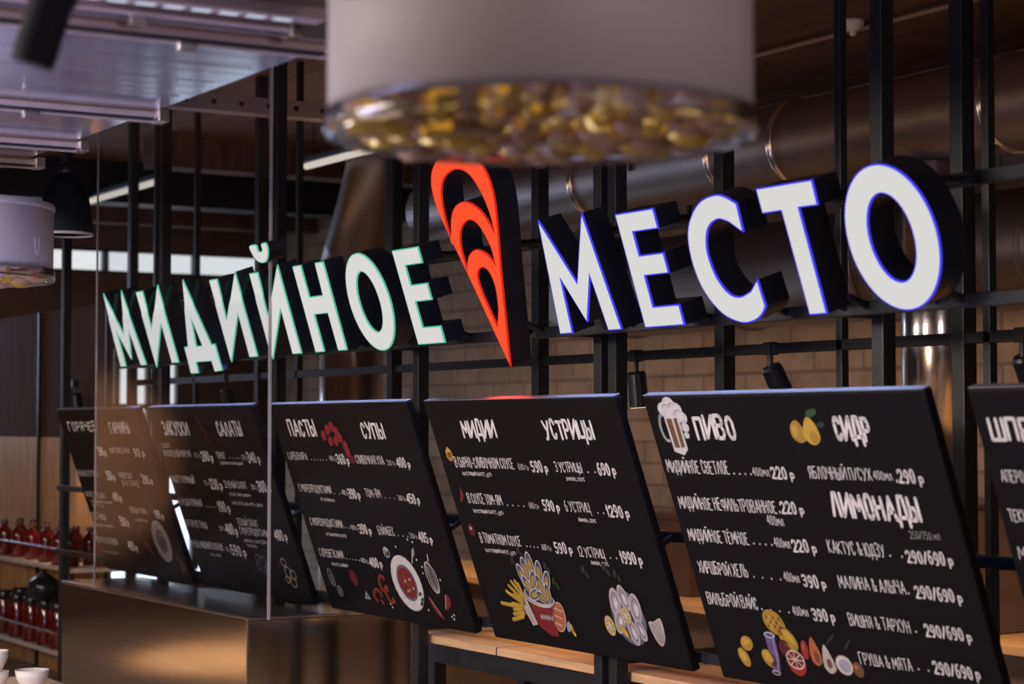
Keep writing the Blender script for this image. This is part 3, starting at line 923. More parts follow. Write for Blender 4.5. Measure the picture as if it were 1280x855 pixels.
for (x, y, a, b, r_) in ((.195, -.862, .034, .026, 20), (.16, -.915, .036, .026, 120), (.297, -.905, .038, .03, 150)):
    d = Draw(5); d.ell(x, y, a, b, 'gold', r_); d.ell(x - .004, y + .006, a * .7, b * .55, 'yellow', r_); d.done()
d = Draw(5)
d.ell(.376, -.772, .055, .042, 'gold', 160)
for i in range(5):
    for j in range(3): d.ell(.345 + i * .016, -.755 - j * .016, .006, .005, 'yellow' if (i + j) % 2 else 'brown')
d.done()
d = Draw(5)
d.poly([(.305, -.828), (.358, -.815), (.352, -.90), (.335, -.955), (.298, -.952), (.305, -.90)], 'purple', False); d.ell(.332, -.820, .028, .011, 'white'); d.ell(.332, -.820, .022, .007, 'purple')
d.line([(.345, -.83), (.340, -.90), (.328, -.945)], 'lilac', .005); d.ring(.315, -.953, .02, .007, 'white', .004); d.done()
d = Draw(5); d.ell(.425, -.825, .05, .034, 'gold', 140); d.ell(.43, -.815, .035, .015, 'yellow', 140); d.done()
d = Draw(5); d.ell(.395, -.860, .028, .03, 'dark_red'); d.done()
d = Draw(5); d.ell(.435, -.905, .046, .046, 'brightred'); d.ell(.435, -.895, .046, .034, 'cream'); d.ell(.435, -.895, .04, .028, 'red')
for k in range(4):
    t = R(k * 45); d.line([(.435 - .038 * math.cos(t), -.895 - .026 * math.sin(t)), (.435 + .038 * math.cos(t), -.895 + .026 * math.sin(t))], 'cream', .004)
d.done()
d = Draw(5); d.ell(.497, -.855, .018, .034, 'brightred', -10); d.ell(.494, -.845, .006, .012, 'orange'); d.done()
d = Draw(5); d.poly([(.545, -.805), (.525, -.84), (.52, -.885), (.545, -.905), (.572, -.885), (.565, -.84)], 'orange'); d.ell(.55, -.875, .012, .02, 'brown'); d.done()
d = Draw(5); d.poly([(.60, -.825), (.582, -.86), (.575, -.905), (.602, -.925), (.632, -.905), (.62, -.86)], 'pale'); d.ell(.604, -.89, .012, .016, 'brown'); d.done()
d = Draw(5); d.ell(.675, -.888, .042, .036, 'brown'); d.ell(.675, -.888, .038, .032, 'white'); d.ell(.677, -.89, .028, .022, 'lilac'); d.done()
d = Draw(5); d.ell(.737, -.896, .025, .026, 'brown'); d.ell(.73, -.888, .01, .008, 'orange'); d.done()
d = Draw(5, 'leaf_drawing'); d.line([(.62, -.82), (.66, -.79)], 'darkgreen', .008); d.done()
d = Draw(5, 'leaf_drawing'); d.line([(.70, -.83), (.735, -.80)], 'darkgreen', .008); d.done()
# board ПАСТЫ: tomatoes, soup plate, garlic, onion, peppers
d = Draw(3)
for (x, y) in ((.500, -.147), (.555, -.118), (.605, -.105), (.64, -.128), (.555, -.172), (.61, -.170), (.66, -.155), (.69, -.192), (.695, -.222)):
    d.ell(x, y, .027, .022, 'red', 40); d.ell(x - .006, y + .006, .008, .005, 'brightred', 40)
d.ell(.72, -.254, .026, .02, 'dark_red'); d.done()
d = Draw(3)
d.ell(.872, -.818, .132, .130, 'grey'); d.ell(.872, -.816, .130, .127, 'white'); d.ell(.872, -.816, .086, .085, 'slate'); d.ell(.872, -.816, .074, .073, 'red')
for (x, y, r_) in ((.845, -.80, 30), (.89, -.79, 100), (.87, -.84, 150), (.905, -.83, 60), (.85, -.845, 80)):
    d.ring(x, y, .022, .014, 'orange', .012, r_, a0=0, a1=230); d.ell(x + .015, y - .008, .008, .006, 'pale')
for (x, y) in ((.965, -.86), (.972, -.885), (.955, -.905)): d.ell(x, y, .016, .008, 'green', 30)
d.done()
d = Draw(3); d.ring(.762, -.682, .026, .022, 'white', .006); d.ell(.762, -.668, .015, .012, 'pale'); d.ring(.755, -.690, .010, .012, 'white', .004); d.done()
d = Draw(3); d.poly([(.99, -.70), (1.0, -.67), (1.03, -.645), (1.02, -.68), (1.0, -.69)], 'grey'); d.line([(.975, -.72), (.995, -.69), (1.02, -.655)], 'white', .006); d.done()
d = Draw(3); d.ring(1.118, -.775, .040, .070, 'white', .006, 12); d.ring(1.118, -.775, .022, .068, 'white', .004, 12); d.ring(1.116, -.785, .008, .06, 'pale', .004, 12); d.line([(1.13, -.70), (1.14, -.67)], 'white', .006); d.done()
d = Draw(3); d.poly([(1.03, -.865), (1.05, -.875), (1.09, -.925), (1.125, -.965), (1.07, -.945), (1.04, -.905)], 'red'); d.line([(1.04, -.872), (1.075, -.915), (1.10, -.945)], 'white', .003); d.done()
d = Draw(3); d.poly([(1.19, -.842), (1.222, -.865), (1.21, -.895), (1.17, -.915), (1.15, -.918), (1.165, -.895)], 'red'); d.line([(1.19, -.85), (1.17, -.89), (1.155, -.91)], 'white', .004); d.done()
d = Draw(3)
for (x, y) in ((1.19, -.945), (1.205, -.955), (1.215, -.935), (1.0, -.61), (1.04, -.62), (.87, -.65), (1.06, -.73), (1.05, -.76), (1.03, -.70), (.65, -.93), (.66, -.945), (1.19, -.78), (1.0, -.93)): d.ell(x, y, .006, .005, 'white')
d.done()
d = Draw(3); d.ring(.109, -.842, .022, .042, 'grey', .006, 15); d.ring(.109, -.85, .010, .02, 'grey', .005); d.done()
d = Draw(3); d.ring(.160, -.907, .022, .024, 'grey', .006); d.line([(.15, -.90), (.17, -.915)], 'grey', .005); d.line([(.17, -.895), (.15, -.92)], 'grey', .005); d.done()
d = Draw(3); d.poly([(.405, -.925), (.432, -.885), (.462, -.925)], 'grey', False); d.poly([(.418, -.918), (.433, -.896), (.449, -.918)], 'slate', False); d.done()
d = Draw(3); d.ell(.350, -.828, .034, .040, 'dark_red', 20); d.done()
for (x, y, r_) in ((.63, -.835, 60), (.545, -.90, 20), (.665, -.885, 110)):
    d = Draw(3)
    d.ring(x, y, .036, .026, 'brightred', .022, r_, a0=-20, a1=220); d.ring(x, y, .040, .030, 'orange', .005, r_, a0=-20, a1=200); d.line([(x + .02, y - .02), (x + .035, y - .035)], 'orange', .008)
    d.done()
# board ЗАКУСКИ: pepper sprig, sketched salad, sketched shrimp
d = Draw(2)
for (x, y) in ((.655, -.085), (.665, -.115), (.70, -.13), (.685, -.165), (.72, -.185), (.64, -.06)): d.ell(x, y, .022, .013, 'dark_red', 50)
d.line([(.63, -.05), (.68, -.12), (.73, -.20)], 'dark_red', .006); d.done()
d = Draw(2)
for (x, y, a) in ((.86, -.80, .03), (.905, -.81, .034), (.88, -.85, .03), (.92, -.86, .025), (.84, -.84, .025)): d.ring(x, y, a, a * .8, 'slate', .007)
d.ell(.88, -.83, .025, .02, 'darkgreen'); d.ell(.78, -.875, .04, .008, 'dark_red'); d.done()
d = Draw(2)
for (x, y, a) in ((1.15, -.80, .026), (1.17, -.85, .034), (1.22, -.86, .03), (1.2, -.90, .03), (1.14, -.89, .02)): d.ring(x, y, a, a * .8, 'pale', .009)
d.ell(1.09, -.81, .03, .014, 'dark_red', 40); d.ell(1.2, -.875, .018, .014, 'gold'); d.done()
# far board: round plate
d = Draw(1)
d.ring(1.085, -.773, .095, .095, 'pale', .055); d.ell(1.085, -.773, .062, .062, 'slate'); d.ring(1.08, -.775, .03, .03, 'brown', .02); d.done()
d = Draw(1); d.poly([(.76, -.72), (.80, -.75), (.88, -.83), (.91, -.88), (.86, -.86), (.80, -.80)], 'dark_red'); d.done()
d = Draw(1)
for (x, y) in ((1.25, -.86), (1.28, -.89), (1.30, -.92), (1.27, -.93)): d.ell(x, y, .03, .018, 'brown', 40)
d.done()

# ------------------------------------------------------------------ steel cabinet and glass screen, left
CB = thing('steel_cabinet', (-9.76, 0.12, 0), 'long stainless steel cabinet at lower left, under the two farthest boards', 'cabinet')
ox, oy = -9.76, 0.12
bm = boxb(-11.06 - ox, -8.446 - ox, -0.12 - oy, 0.72 - oy, 0.0, 0.872, bevel=0.004)
new_obj('body', bm, M_CABINET, CB)
bm = boxb(-11.065 - ox, -8.440 - ox, -0.125 - oy, 0.362 - oy, 0.872, 0.886, bevel=0.003)
M_TOP = mat('cabinet_top', (0.40, 0.33, 0.30), 0.18, 0.85, noise=0.06, nscale=5)
new_obj('worktop', bm, M_TOP, CB)
new_obj('corner_strip', boxb(-8.452 - ox, -8.442 - ox, -0.126 - oy, -0.116 - oy, 0.002, 0.874), M_STEEL, CB)
gl = thing('glass_screen', (-9.45, -0.085, 0.887), 'upright clear glass screen standing on the steel cabinet', 'glass screen')
gx, gy, gz = -9.45, -0.085, 0.887
g = new_obj('pane', boxb(-10.61 - gx, -8.30 - gx, -0.004, 0.004, 0.001, 2.85), M_GLASS, gl)
new_obj('edge_trim', boxb(-8.302 - gx, -8.292 - gx, -0.006, 0.006, 0.0, 2.85), M_GLASSEDGE, gl)
new_obj('edge_trim', boxb(-10.618 - gx, -10.608 - gx, -0.006, 0.006, 0.0, 2.85), M_GLASSEDGE, gl)

# ------------------------------------------------------------------ wooden counter in the rack
ct = thing('wooden_counter', (-5.6, 0.8, 0.80), 'light wooden counter shelf glowing warm below the middle boards', 'counter')
new_obj('worktop', boxb(-2.36, 3.1, -0.335, 0.30, 0.0, 0.034, bevel=0.003), M_WOOD, ct)
for x0 in (-2.36, -.55, 1.3):
    pass
new_obj('seam', boxb(-1.62, -1.612, -0.336, 0.30, 0.0005, 0.0345), M_BLACK, ct)
new_obj('apron', boxb(-2.36, 3.1, -0.29, -0.26, -0.09, 0.0), M_BLACK, ct)
for x in (-2.3, 0.35, 3.0):
    new_obj('leg', boxb(x - .03, x + .03, -0.27, -0.21, -0.80, 0.0), M_BLACK, ct)
    new_obj('leg', boxb(x - .03, x + .03, 0.2, 0.26, -0.80, 0.0), M_BLACK, ct)
# back counter with boxes by the brick wall
bc = thing('back_counter', (-9.0, 2.4, 0), 'brown kitchen counter along the brick wall, seen between the boards', 'counter')
M_BC = mat('back_counter_brown', (0.13, 0.085, 0.068), 0.6, noise=0.15)
new_obj('worktop', boxb(-2.6, 4.6, -0.35, 0.35, 0.84, 0.88, bevel=.004), M_WOOD, bc)
new_obj('body', boxb(-2.55, 4.55, -0.30, 0.33, 0.0, 0.84), M_BC, bc)
M_CARD = mat('carton_brown', (0.24, 0.155, 0.115), 0.7, noise=0.1)
M_CARDRED = mat('carton_dark', (0.10, 0.055, 0.05), 0.6, noise=0.1)


def carton(name, x, y, w, dd, h, m, label):
    o = thing(name, (x, y, 0.881), label, 'box')
    b = new_obj('body', boxb(-w / 2, w / 2, -dd / 2, dd / 2, 0, h, bevel=.006), m, o)
    new_obj('lid', boxb(-w / 2 - .006, w / 2 + .006, -dd / 2 - .006, dd / 2 + .006, h - .03, h + .004, bevel=.003), m, o)
    return o


carton('storage_box', -9.05, 2.42, .34, .36, .24, M_CARD, 'lighter brown box on the back counter, seen right of the МИДИИ board')
carton('storage_box', -8.55, 2.46, .40, .36, .42, M_CARDRED, 'tall dark red brown box on the back counter, seen beside the ПИВО board')

# ------------------------------------------------------------------ bottle shelves, far left
SH = thing('bottle_shelf', (-13.3, 0.62, 0), 'shelf unit with wooden back holding red bottles at the far left', 'shelf')
sx, sy = -13.3, 0.62
for z in (0.835, 0.275, -0.0):
    pass
new_obj('shelf_board', boxb(-3.2, .66, -0.16, 0.22, 0.805, 0.835, bevel=.003), M_SHELF, SH)
new_obj('shelf_board', boxb(-3.2, .66, -0.16, 0.22, 0.245, 0.275, bevel=.003), M_SHELF, SH)
new_obj('back_panel', boxb(-3.2, .30, 0.23, 0.25, 0.0, 1.68), M_PANELWOOD, SH)
new_obj('upper_panel', boxb(-3.2, .30, 0.23, 0.25, 1.68, 2.6), mat('panel_wood_shaded', (.060, .034, .022), .9, spec=.1, noise=.2, nscale=4, stretch=(6, 6, .7)), SH)  # unlit upper panelling, its shade put into a darker copy of the wood
for x in (-3.18, -1.2, .28):
    new_obj('side_post', boxb(x - .012, x + .012, 0.205, 0.229, 0.0, 2.6), M_BLACK, SH)
new_obj('side_post', boxb(.62, .645, -.15, -.125, 0.0, .82), M_BLACK, SH)
for z in (0.945, 0.39):
    new_obj('guard_rail', tube(bmesh.new(), [(-3.2, -0.15, z), (.66, -0.15, z)], 0.007, 8), M_STEEL, SH)


def bottle(x, y, z, label, group, h=.25, r=.05):
    o = thing('juice_bottle', (x, y, z), label, 'bottle', group)
    b = lathe(bmesh.new(), [(0.001, 0), (r * .94, 0), (r, .01), (r, h * .62), (r * .93, h * .70), (r * .48, h * .82), (r * .42, h * .90)], 18, caps=True)
    new_obj('glass_body', b, M_RED, o, True)
    new_obj('cap', lathe(bmesh.new(), [(r * .5, h * .885), (r * .52, h * .9), (r * .52, h), (r * .45, h * 1.01)], 14), M_CAPRED, o, True)
    return o


b0 = None
PX = [-14.60, -14.30, -13.98, -13.66, -13.36, -13.08, -12.82]
for row_, (yy, off) in enumerate(((0.53, 0), (0.69, .15))):
    for i, x in enumerate(PX):
        lab = 'red juice bottle in the front row of the upper shelf' if row_ == 0 else 'red juice bottle in the back row of the upper shelf'
        grp = 'red bottles, upper shelf front row' if row_ == 0 else 'red bottles, upper shelf back row'
        if b0 is None:
            b0 = bottle(x + off, yy, 0.836, lab, grp); o = b0
        else:
            o = copy_tree(b0); o.location = (x + off, yy, 0.836); o['label'] = lab; o['group'] = grp


def jar(x, y, z, label, group):
    o = thing('preserve_jar', (x, y, z), label, 'jar', group)
    r, h = .062, .30
    new_obj('glass_body', lathe(bmesh.new(), [(0.001, 0), (r * .94, 0), (r, .012), (r, h * .78), (r * .86, h * .86)], 20), M_RED, o, True)
    new_obj('lid', lathe(bmesh.new(), [(r * .90, h * .84), (r * .93, h * .85), (r * .93, h), (r * .86, h * 1.015)], 20), M_LABEL, o, True)
    return o


j0 = None
for row_, (yy, off) in enumerate(((0.53, 0), (0.70, .14))):
    for i, x in enumerate(PX):
        lab = 'dark-lidded jar of red preserve in the front row of the lower shelf' if row_ == 0 else 'dark-lidded jar of red preserve in the back row of the lower shelf'
        grp = 'red jars, lower shelf front row' if row_ == 0 else 'red jars, lower shelf back row'
        if j0 is None:
            j0 = jar(x + off, yy, 0.276, lab, grp)
        else:
            o = copy_tree(j0); o.location = (x + off, yy, 0.276); o['label'] = lab; o['group'] = grp
# round black pot standing in front of the upper jars
pt = thing('black_teapot', (-13.30, 0.50, 0.577), 'round black pot sitting on the jar lids of the lower shelf', 'pot')
new_obj('body', lathe(bmesh.new(), [(.03, 0), (.085, .02), (.115, .075), (.105, .13), (.06, .165), (.03, .175)], 24), M_LABEL, pt, True)
new_obj('lid', lathe(bmesh.new(), [(.05, .165), (.045, .18), (.015, .19), (.018, .21), (.008, .215)], 18), M_LABEL, pt, True)


def bowl(x, y, z, r, h, label, grp):
    o = thing('white_bowl', (x, y, z), label, 'bowl', grp)
    new_obj('body', lathe(bmesh.new(), [(.001, 0), (r * .55, 0), (r * .62, h * .1), (r * .92, h * .6), (r, h), (r * .94, h), (r * .85, h * .6), (r * .5, h * .16), (.001, h * .13)], 28, caps=False), M_WHITE, o, True)
    new_obj('foot_ring', lathe(bmesh.new(), [(r * .50, -.006), (r * .56, -.006), (r * .56, .004), (r * .50, .004)], 24, caps=False), M_WHITE, o, True)
    return o


# ------------------------------------------------------------------ steel canopy overhead, upper left
HZ = 2.63
HD = thing('steel_canopy', (-7.0, -3.0, HZ), 'wide brushed steel canopy with cross rails hanging at the upper left', 'canopy')
hx, hy = -7.0, -3.0
bm = boxb(-11.5 - hx, -4.10 - hx, -5.6 - hy, -1.80 - hy, 0.0, 0.10, bevel=.004)
new_obj('panel', bm, M_HOOD, HD)
sb = bmesh.new()
for x in [-4.5 - .24 * i for i in range(28)]:
    box(sb, x - hx - .004, x - hx + .004, -5.58 - hy, -1.84 - hy, -0.0015, 0.0)
so = new_obj('panel_seam', sb, M_HOOD, HD)


M_BRONZE = mat('bronze_line', (.42, .24, .13), .3, .8)


def canopy_rail(x, yend, z, w=.036, h=.021):
    r = new_obj('rail', boxb(x - hx - w / 2, x - hx + w / 2, -5.6 - hy, yend - hy, z - h, z, bevel=.004), M_RAIL, HD)
    lip = boxb(x - hx - w / 2 - .008, x - hx - w / 2 + .007, -5.6 - hy, yend - hy, z - h - .010, z - h + .004, bevel=.003)
    new_obj('rail_lip', lip, M_RAIL, r)
    new_obj('bronze_strip', boxb(x - hx + w / 2, x - hx + w / 2 + .002, -5.6 - hy, yend - hy - .01, z - h * .30, z - h * .10), M_BRONZE, r)
    new_obj('shade_strip', boxb(x - hx - w / 2 + .004, x - hx + w / 2 - .004, -5.6 - hy, yend - hy - .01, z - h - .006, z - h + .001), M_BLACK, r)  # black strip stands in for the shade in the rail's gap
    new_obj('end_bracket', boxb(x - hx - w / 2 - .012, x - hx + w / 2 + .012, yend - hy - .002, yend - hy + .03, z - h - .012, z + .006, bevel=.004), M_STEEL, r)
    for yy in (-2.15, -2.5, -2.85, -3.3):
        b = boxb(x - hx - w / 2 - .016, x - hx - w / 2 + .012, yy - hy - .022, yy - hy + .022, z - h - .026, z - h + .006, bevel=.004)
        new_obj('clip', b, M_STEEL, r)


for x, ye in ((-4.13, -1.815), (-5.25, -1.80), (-5.94, -1.79), (-6.40, -1.78), (-7.6, -1.79), (-9.0, -1.79)):
    canopy_rail(x, ye, 0.0)
H2 = thing('steel_canopy', (-3.2, -3.4, 2.66), 'nearer steel panel with slotted lit rail at the top left edge', 'canopy')
new_obj('panel', boxb(-0.60, 0.75, -2.0, 1.42, 0.0, 0.09, bevel=.004), M_HOOD, H2)
for yy in (-1.5, .2, 1.0):
    new_obj('support_bar', boxb(-0.87, -0.58, yy - .02, yy + .02, 0.0, 0.025), M_RAIL, H2)
r2 = new_obj('rail', boxb(-0.855, -0.820, -2.0, 1.44, -0.030, 0.0, bevel=.004), M_RAIL, H2)
new_obj('bronze_strip', boxb(-0.820, -0.818, -2.0, 1.43, -.012, -.006), M_BRONZE, r2)
new_obj('end_bracket', boxb(-0.868, -0.808, 1.44, 1.47, -0.044, 0.006, bevel=.004), M_STEEL, r2)
for yy in (.3, .75, 1.1):
    new_obj('clip', boxb(-0.868, -0.842, yy - .02, yy + .02, -0.050, -0.022, bevel=.004), M_STEEL, r2)
r3 = new_obj('slotted_rail', boxb(-0.745, -0.690, -2.0, 1.47, -0.030, 0.0, bevel=.004), M_RAIL, H2)
M_SLOT = emis('slot_light', (0.75, 0.82, 1.0), 0.75)
for i in range(26):
    y_ = 1.36 - i * .062
    new_obj('slot_light', boxb(-0.735, -0.715, y_, y_ + .04, -0.0315, -0.0285), M_SLOT, r3)
r4 = new_obj('rail', boxb(-0.1, -0.03, -2.0, 1.42, -0.06, 0.0, bevel=.004), M_RAIL, H2)
for o_, zt, pts in ((HD, 0.10, ((-4.0, -2.4), (2.7, -2.4), (2.7, 1.0), (-4.0, 1.0))), (H2, 0.09, ((-.5, -1.8), (.6, -1.8), (-.5, 1.2), (.6, 1.2)))):
    for (px, py) in pts:
        new_obj('hanger_rod', tube(bmesh.new(), [(px, py, zt - .01), (px, py, CEIL - o_.location.z)], .008, 8), M_BLACK, o_)

# ------------------------------------------------------------------ drum pendants with mussel shells
RD = 0.339
M_GLOW = emis('warm_diffuser', (1.0, 0.66, 0.20), 0.8)


def drum_lamp(loc, label):
    o = thing('drum_pendant', loc, label, 'pendant lamp', 'drum pendants with mussel shells')
    H = .222
    sh = bmesh.new()
    lathe(sh, [(RD * .985, .010), (RD, .010), (RD, H), (RD * .99, H + .004), (RD * .05, H + .006)], 96, caps=False)
    lathe(sh, [(RD * .985, .010), (RD * .985, H - .004), (RD * .05, H - .003)], 96, caps=False)
    new_obj('shade', sh, M_SHADE, o, True)
    new_obj('top_ring', lathe(bmesh.new(), [(RD * 1.002, H - .016), (RD * 1.012, H - .014), (RD * 1.012, H + .002), (RD * 1.0, H + .006), (RD * .985, H + .006)], 96, caps=False), M_SHADE, o, True)
    ac = lathe(bmesh.new(), [(RD * 1.004, .022), (RD * 1.012, .022), (RD * 1.020, -.008), (RD * 1.010, -.016), (RD * .93, -.014), (RD * .93, -.008), (RD * 1.004, -.006), (RD * 1.004, .022)], 96, caps=False)
    new_obj('acrylic_skirt', ac, M_ACRYL, o, True)
    new_obj('diffuser', lathe(bmesh.new(), [(.001, .034), (RD * .93, .034), (RD * .93, .040), (.001, .040)], 64, caps=False), M_GLOW, o)
    # one shell, then rings of them
    s = bmesh.new()
    nu, nv = 7, 9
    grid = []
    for i in range(nu + 1):
        u = i / nu
        wdt = .031 * math.sin(PI * min(1, .12 + .8 * u)) ** .7
        rowv = []
        for j in range(nv + 1):
            v = j / nv * 2 - 1
            rowv.append(s.verts.new((u * .085, v * wdt, .020 * (v * v) - .016 * math.sin(PI * u) + .001 * math.sin(j * 3))))
        grid.append(rowv)
    for i in range(nu):
        for j in range(nv):
            s.faces.new((grid[i][j], grid[i + 1][j], grid[i + 1][j + 1], grid[i][j + 1]))
    first = None
    cnt = 0
    rr = random.Random(3)
    for ring, (fr, n, dz) in enumerate(((.79, 34, .004), (.65, 27, -.004), (.49, 20, -.009), (.31, 12, -.012), (.12, 7, -.014))):
        for k in range(n):
            a = 2 * PI * (k + .5 * (ring % 2)) / n + rr.uniform(-.04, .04)
            if first is None:
                first = new_obj('shell', s, [M_SHELL], o, True); c = first
            else:
                c = first.copy(); COL.objects.link(c); c.parent = o
                if (k * 7 + ring * 3) % 5 < 2:
                    c.material_slots[0].link = 'OBJECT'; c.material_slots[0].material = M_BRASS
            rad = RD * fr
            c.location = (rad * math.cos(a) - .03 * math.cos(a), rad * math.sin(a) - .03 * math.sin(a), dz + .010 + rr.uniform(-.004, .004))
            c.rotation_euler = (rr.uniform(-.35, .35), R(14) + rr.uniform(-.2, .22), a)
            sc = rr.uniform(.85, 1.05); c.scale = (sc, sc, sc)
            cnt += 1
    new_obj('stem', tube(bmesh.new(), [(0, 0, H), (0, 0, 2.63 - loc[2])], .016, 10), M_BLACK, o)
    new_obj('driver_box', boxb(-.06, .06, -.06, .06, H + .02, H + .10, bevel=.005), M_SHADE, o)
    return o


near = drum_lamp((-2.703, -2.124, 2.229), 'huge grey drum lamp at top centre, closest to the viewer, shells underneath')
far = copy_tree(near); far.location = (-6.304, -2.10, 2.227); far['label'] = 'smaller lilac drum lamp cut off by the left edge, shells underneath'
far.rotation_euler = (0, 0, .4)
# ------------------------------------------------------------------ dark ceiling lamps

CYA = Vector((-3.145, -2.815, 2.335))
cy = thing('cylinder_spotlight', CYA, 'black cylinder spotlight hanging at the top left corner', 'spotlight')
M_MATTE = mat('matte_black', (0.005, 0.006, 0.009), 0.7, spec=0.2)
ax = Vector((.035, .05, .20)).normalized()
new_obj('body', tube(bmesh.new(), [ax * 0, ax * .02, ax * .20], [.034, .0355, .0355], 28), M_MATTE, cy)
new_obj('stem', tube(bmesh.new(), [ax * .10 + Vector((-.0, .035, .0)), ax * .14 + Vector((0, .04, .08)), Vector((ax.x * .2, ax.y * .2 + .04, 2.66 - CYA.z))], .009, 10), M_BLACK, cy)

bl = thing('bell_pendant', (-8.716, -0.901, 2.62), 'black bell shaped pendant lamp hanging behind the lilac drum lamp', 'pendant lamp')
new_obj('shade', lathe(bmesh.new(), [(.118, .0), (.122, .004), (.120, .05), (.110, .13), (.088, .21), (.052, .265), (.03, .275), (.03, .27), (.05, .26), (.085, .205), (.106, .13), (.115, .05), (.117, .0)], 40, caps=False), M_MATTE, bl, True)
new_obj('cap', lathe(bmesh.new(), [(.034, .262), (.036, .30), (.02, .315), (.008, .32)], 20), M_BLACK, bl, True)
new_obj('rim_ring', lathe(bmesh.new(), [(.116, -.008), (.124, -.008), (.124, .004), (.116, .004)], 40, caps=False), M_SHADE, bl, True)
new_obj('cord', tube(bmesh.new(), [(0, 0, .31), (0, 0, CEIL - 2.62)], .005, 6), M_BLACK, bl)


def track_spot(x, y, label, tilt=(.0, .12), power=0, tgt=None):
    o = thing('track_spotlight', (x, y, 2.03), label, 'spotlight', 'black spotlights on the rear rail')
    d = Vector((tilt[0], tilt[1], -1)).normalized()
    a = Vector((0, 0.0, -.045)); e = a + d * .15
    new_obj('body', tube(bmesh.new(), [a, a + d * .012, e], [.034, .041, .043], 24), M_BODY, o)
    new_obj('lens', tube(bmesh.new(), [e - d * .003, e + d * .002], .037, 20), emis('warm_lens', (1.0, .72, .42), 1.6), o)
    new_obj('stem', tube(bmesh.new(), [(0, 0, .005), (0, 0, -.055)], .011, 8), M_BLACK, o)
    new_obj('clamp', boxb(-.02, .02, -.022, .022, -.004, .046, bevel=.003), M_BLACK, o)
    if power:
        p = Vector((x, y, 2.03)) + e + d * .02
        spot('spot_beam', p, tgt, power, WARM, 80, .8, .03)
    return o


track_spot(-6.92, 0.97, 'black spotlight with lit lens just right of the МИДИИ board', (.0, .1), 32, (-7.1, 0.9, .8))
track_spot(-6.02, 0.97, 'small black spotlight above the middle of the ПИВО board', (.1, .5), 26, (-6.6, 4.2, 1.4))
track_spot(-4.71, 0.97, 'black spotlight near the right edge above the cut-off board', (.0, .5), 18, (-5.2, 4.2, 1.4))
track_spot(-11.28, 0.97, 'black spotlight above the ЗАКУСКИ board, below the lit И', (.0, .2), 20, (-11.4, 1.2, .8))
track_spot(-13.35, 0.72, 'farthest black spotlight, left of the sign over the bottles', (.0, .15), 34, (-13.4, .82, 1.1))
# ------------------------------------------------------------------ ducts, stacks, ceiling fittings
du = thing('ventilation_duct', (-7.0, 2.3, 3.11), 'large round metal ventilation duct running under the ceiling at the right', 'duct')
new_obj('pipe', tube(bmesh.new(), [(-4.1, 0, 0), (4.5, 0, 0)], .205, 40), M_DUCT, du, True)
for x in (-3.6, -2.2, -.95, -.45, .95, 2.1, 3.2):
    new_obj('collar', tube(bmesh.new(), [(x - .02, 0, 0), (x - .012, 0, 0), (x, 0, 0), (x + .012, 0, 0), (x + .02, 0, 0)], [.206, .214, .216, .214, .206], 40), M_STACK, du, True)
for x in (-3.9, -1.6, 1.5, 4.0):
    new_obj('hanger', boxb(x - .012, x + .012, -.21, -.20, -.02, CEIL - 3.11), M_BLACK, du)
    new_obj('hanger', boxb(x - .012, x + .012, .20, .21, -.02, CEIL - 3.11), M_BLACK, du)
d3 = thing('ventilation_duct', (-7.4, 3.35, 2.62), 'wide low metal duct behind the letters Е, С and Т of the right word', 'duct')
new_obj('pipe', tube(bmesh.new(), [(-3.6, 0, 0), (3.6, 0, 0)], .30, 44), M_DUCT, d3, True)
for x in (-3.0, -1.8, -.6, .6, 1.8, 3.0):
    new_obj('collar', tube(bmesh.new(), [(x - .02, 0, 0), (x - .012, 0, 0), (x + .012, 0, 0), (x + .02, 0, 0)], [.301, .312, .312, .301], 44), M_DUCT, d3, True)
for x in (-2.4, 0, 2.4):
    new_obj('hanger', boxb(x - .012, x + .012, -.012, .012, .295, CEIL - 2.62), M_BLACK, d3)
d2 = thing('ventilation_duct', (-4.6, 1.55, 3.0), 'nearer duct elbow with shiny flange at the right edge', 'duct')
new_obj('pipe', tube(bmesh.new(), [(-.35, 0, 0), (3.2, 0, 0)], .17, 40), M_DUCT, d2, True)
new_obj('flange', tube(bmesh.new(), [(-.37, 0, 0), (-.36, 0, 0), (-.33, 0, 0), (-.32, 0, 0)], [.172, .186, .186, .172], 40), M_STACK, d2, True)
new_obj('flange', tube(bmesh.new(), [(.28, 0, 0), (.29, 0, 0), (.31, 0, 0), (.32, 0, 0)], [.172, .186, .186, .172], 40), M_STACK, d2, True)
for x in (0.1, 2.4):
    new_obj('hanger', boxb(x - .012, x + .012, -.012, .012, .165, CEIL - 3.0), M_BLACK, d2)

stk = thing('exhaust_stack', (-6.54, 2.30, 1.43), 'shiny upright steel exhaust pipe at the right, behind the ПИВО board', 'exhaust pipe')
new_obj('pipe', tube(bmesh.new(), [(0, 0, 0), (0, 0, 2.905 - 1.43)], .149, 48), M_STACK, stk, True)
new_obj('collar', tube(bmesh.new(), [(0, 0, .0), (0, 0, .012), (0, 0, .05), (0, 0, .062)], [.150, .162, .162, .150], 48), M_STACK, stk, True)
ov = thing('oven', (-6.54, 2.38, 0.881), 'brown oven block under the shiny exhaust pipe, right side', 'oven')
new_obj('body', boxb(-.36, .36, -.30, .30, 0, .53, bevel=.01), M_BC, ov)
new_obj('door', boxb(-.28, .28, -.315, -.30, .06, .46, bevel=.006), M_DUCT, ov)
new_obj('handle', tube(bmesh.new(), [(-.22, -.35, .42), (.22, -.35, .42)], .011, 10), M_STEEL, ov)
new_obj('top_plate', boxb(-.37, .37, -.31, .31, .53, .548, bevel=.004), M_DUCT, ov)
sl = thing('exhaust_stack', (-12.06, 2.2, 0.0), 'wide steel exhaust pipe with slanted elbow behind the Н and О of the sign', 'exhaust pipe')
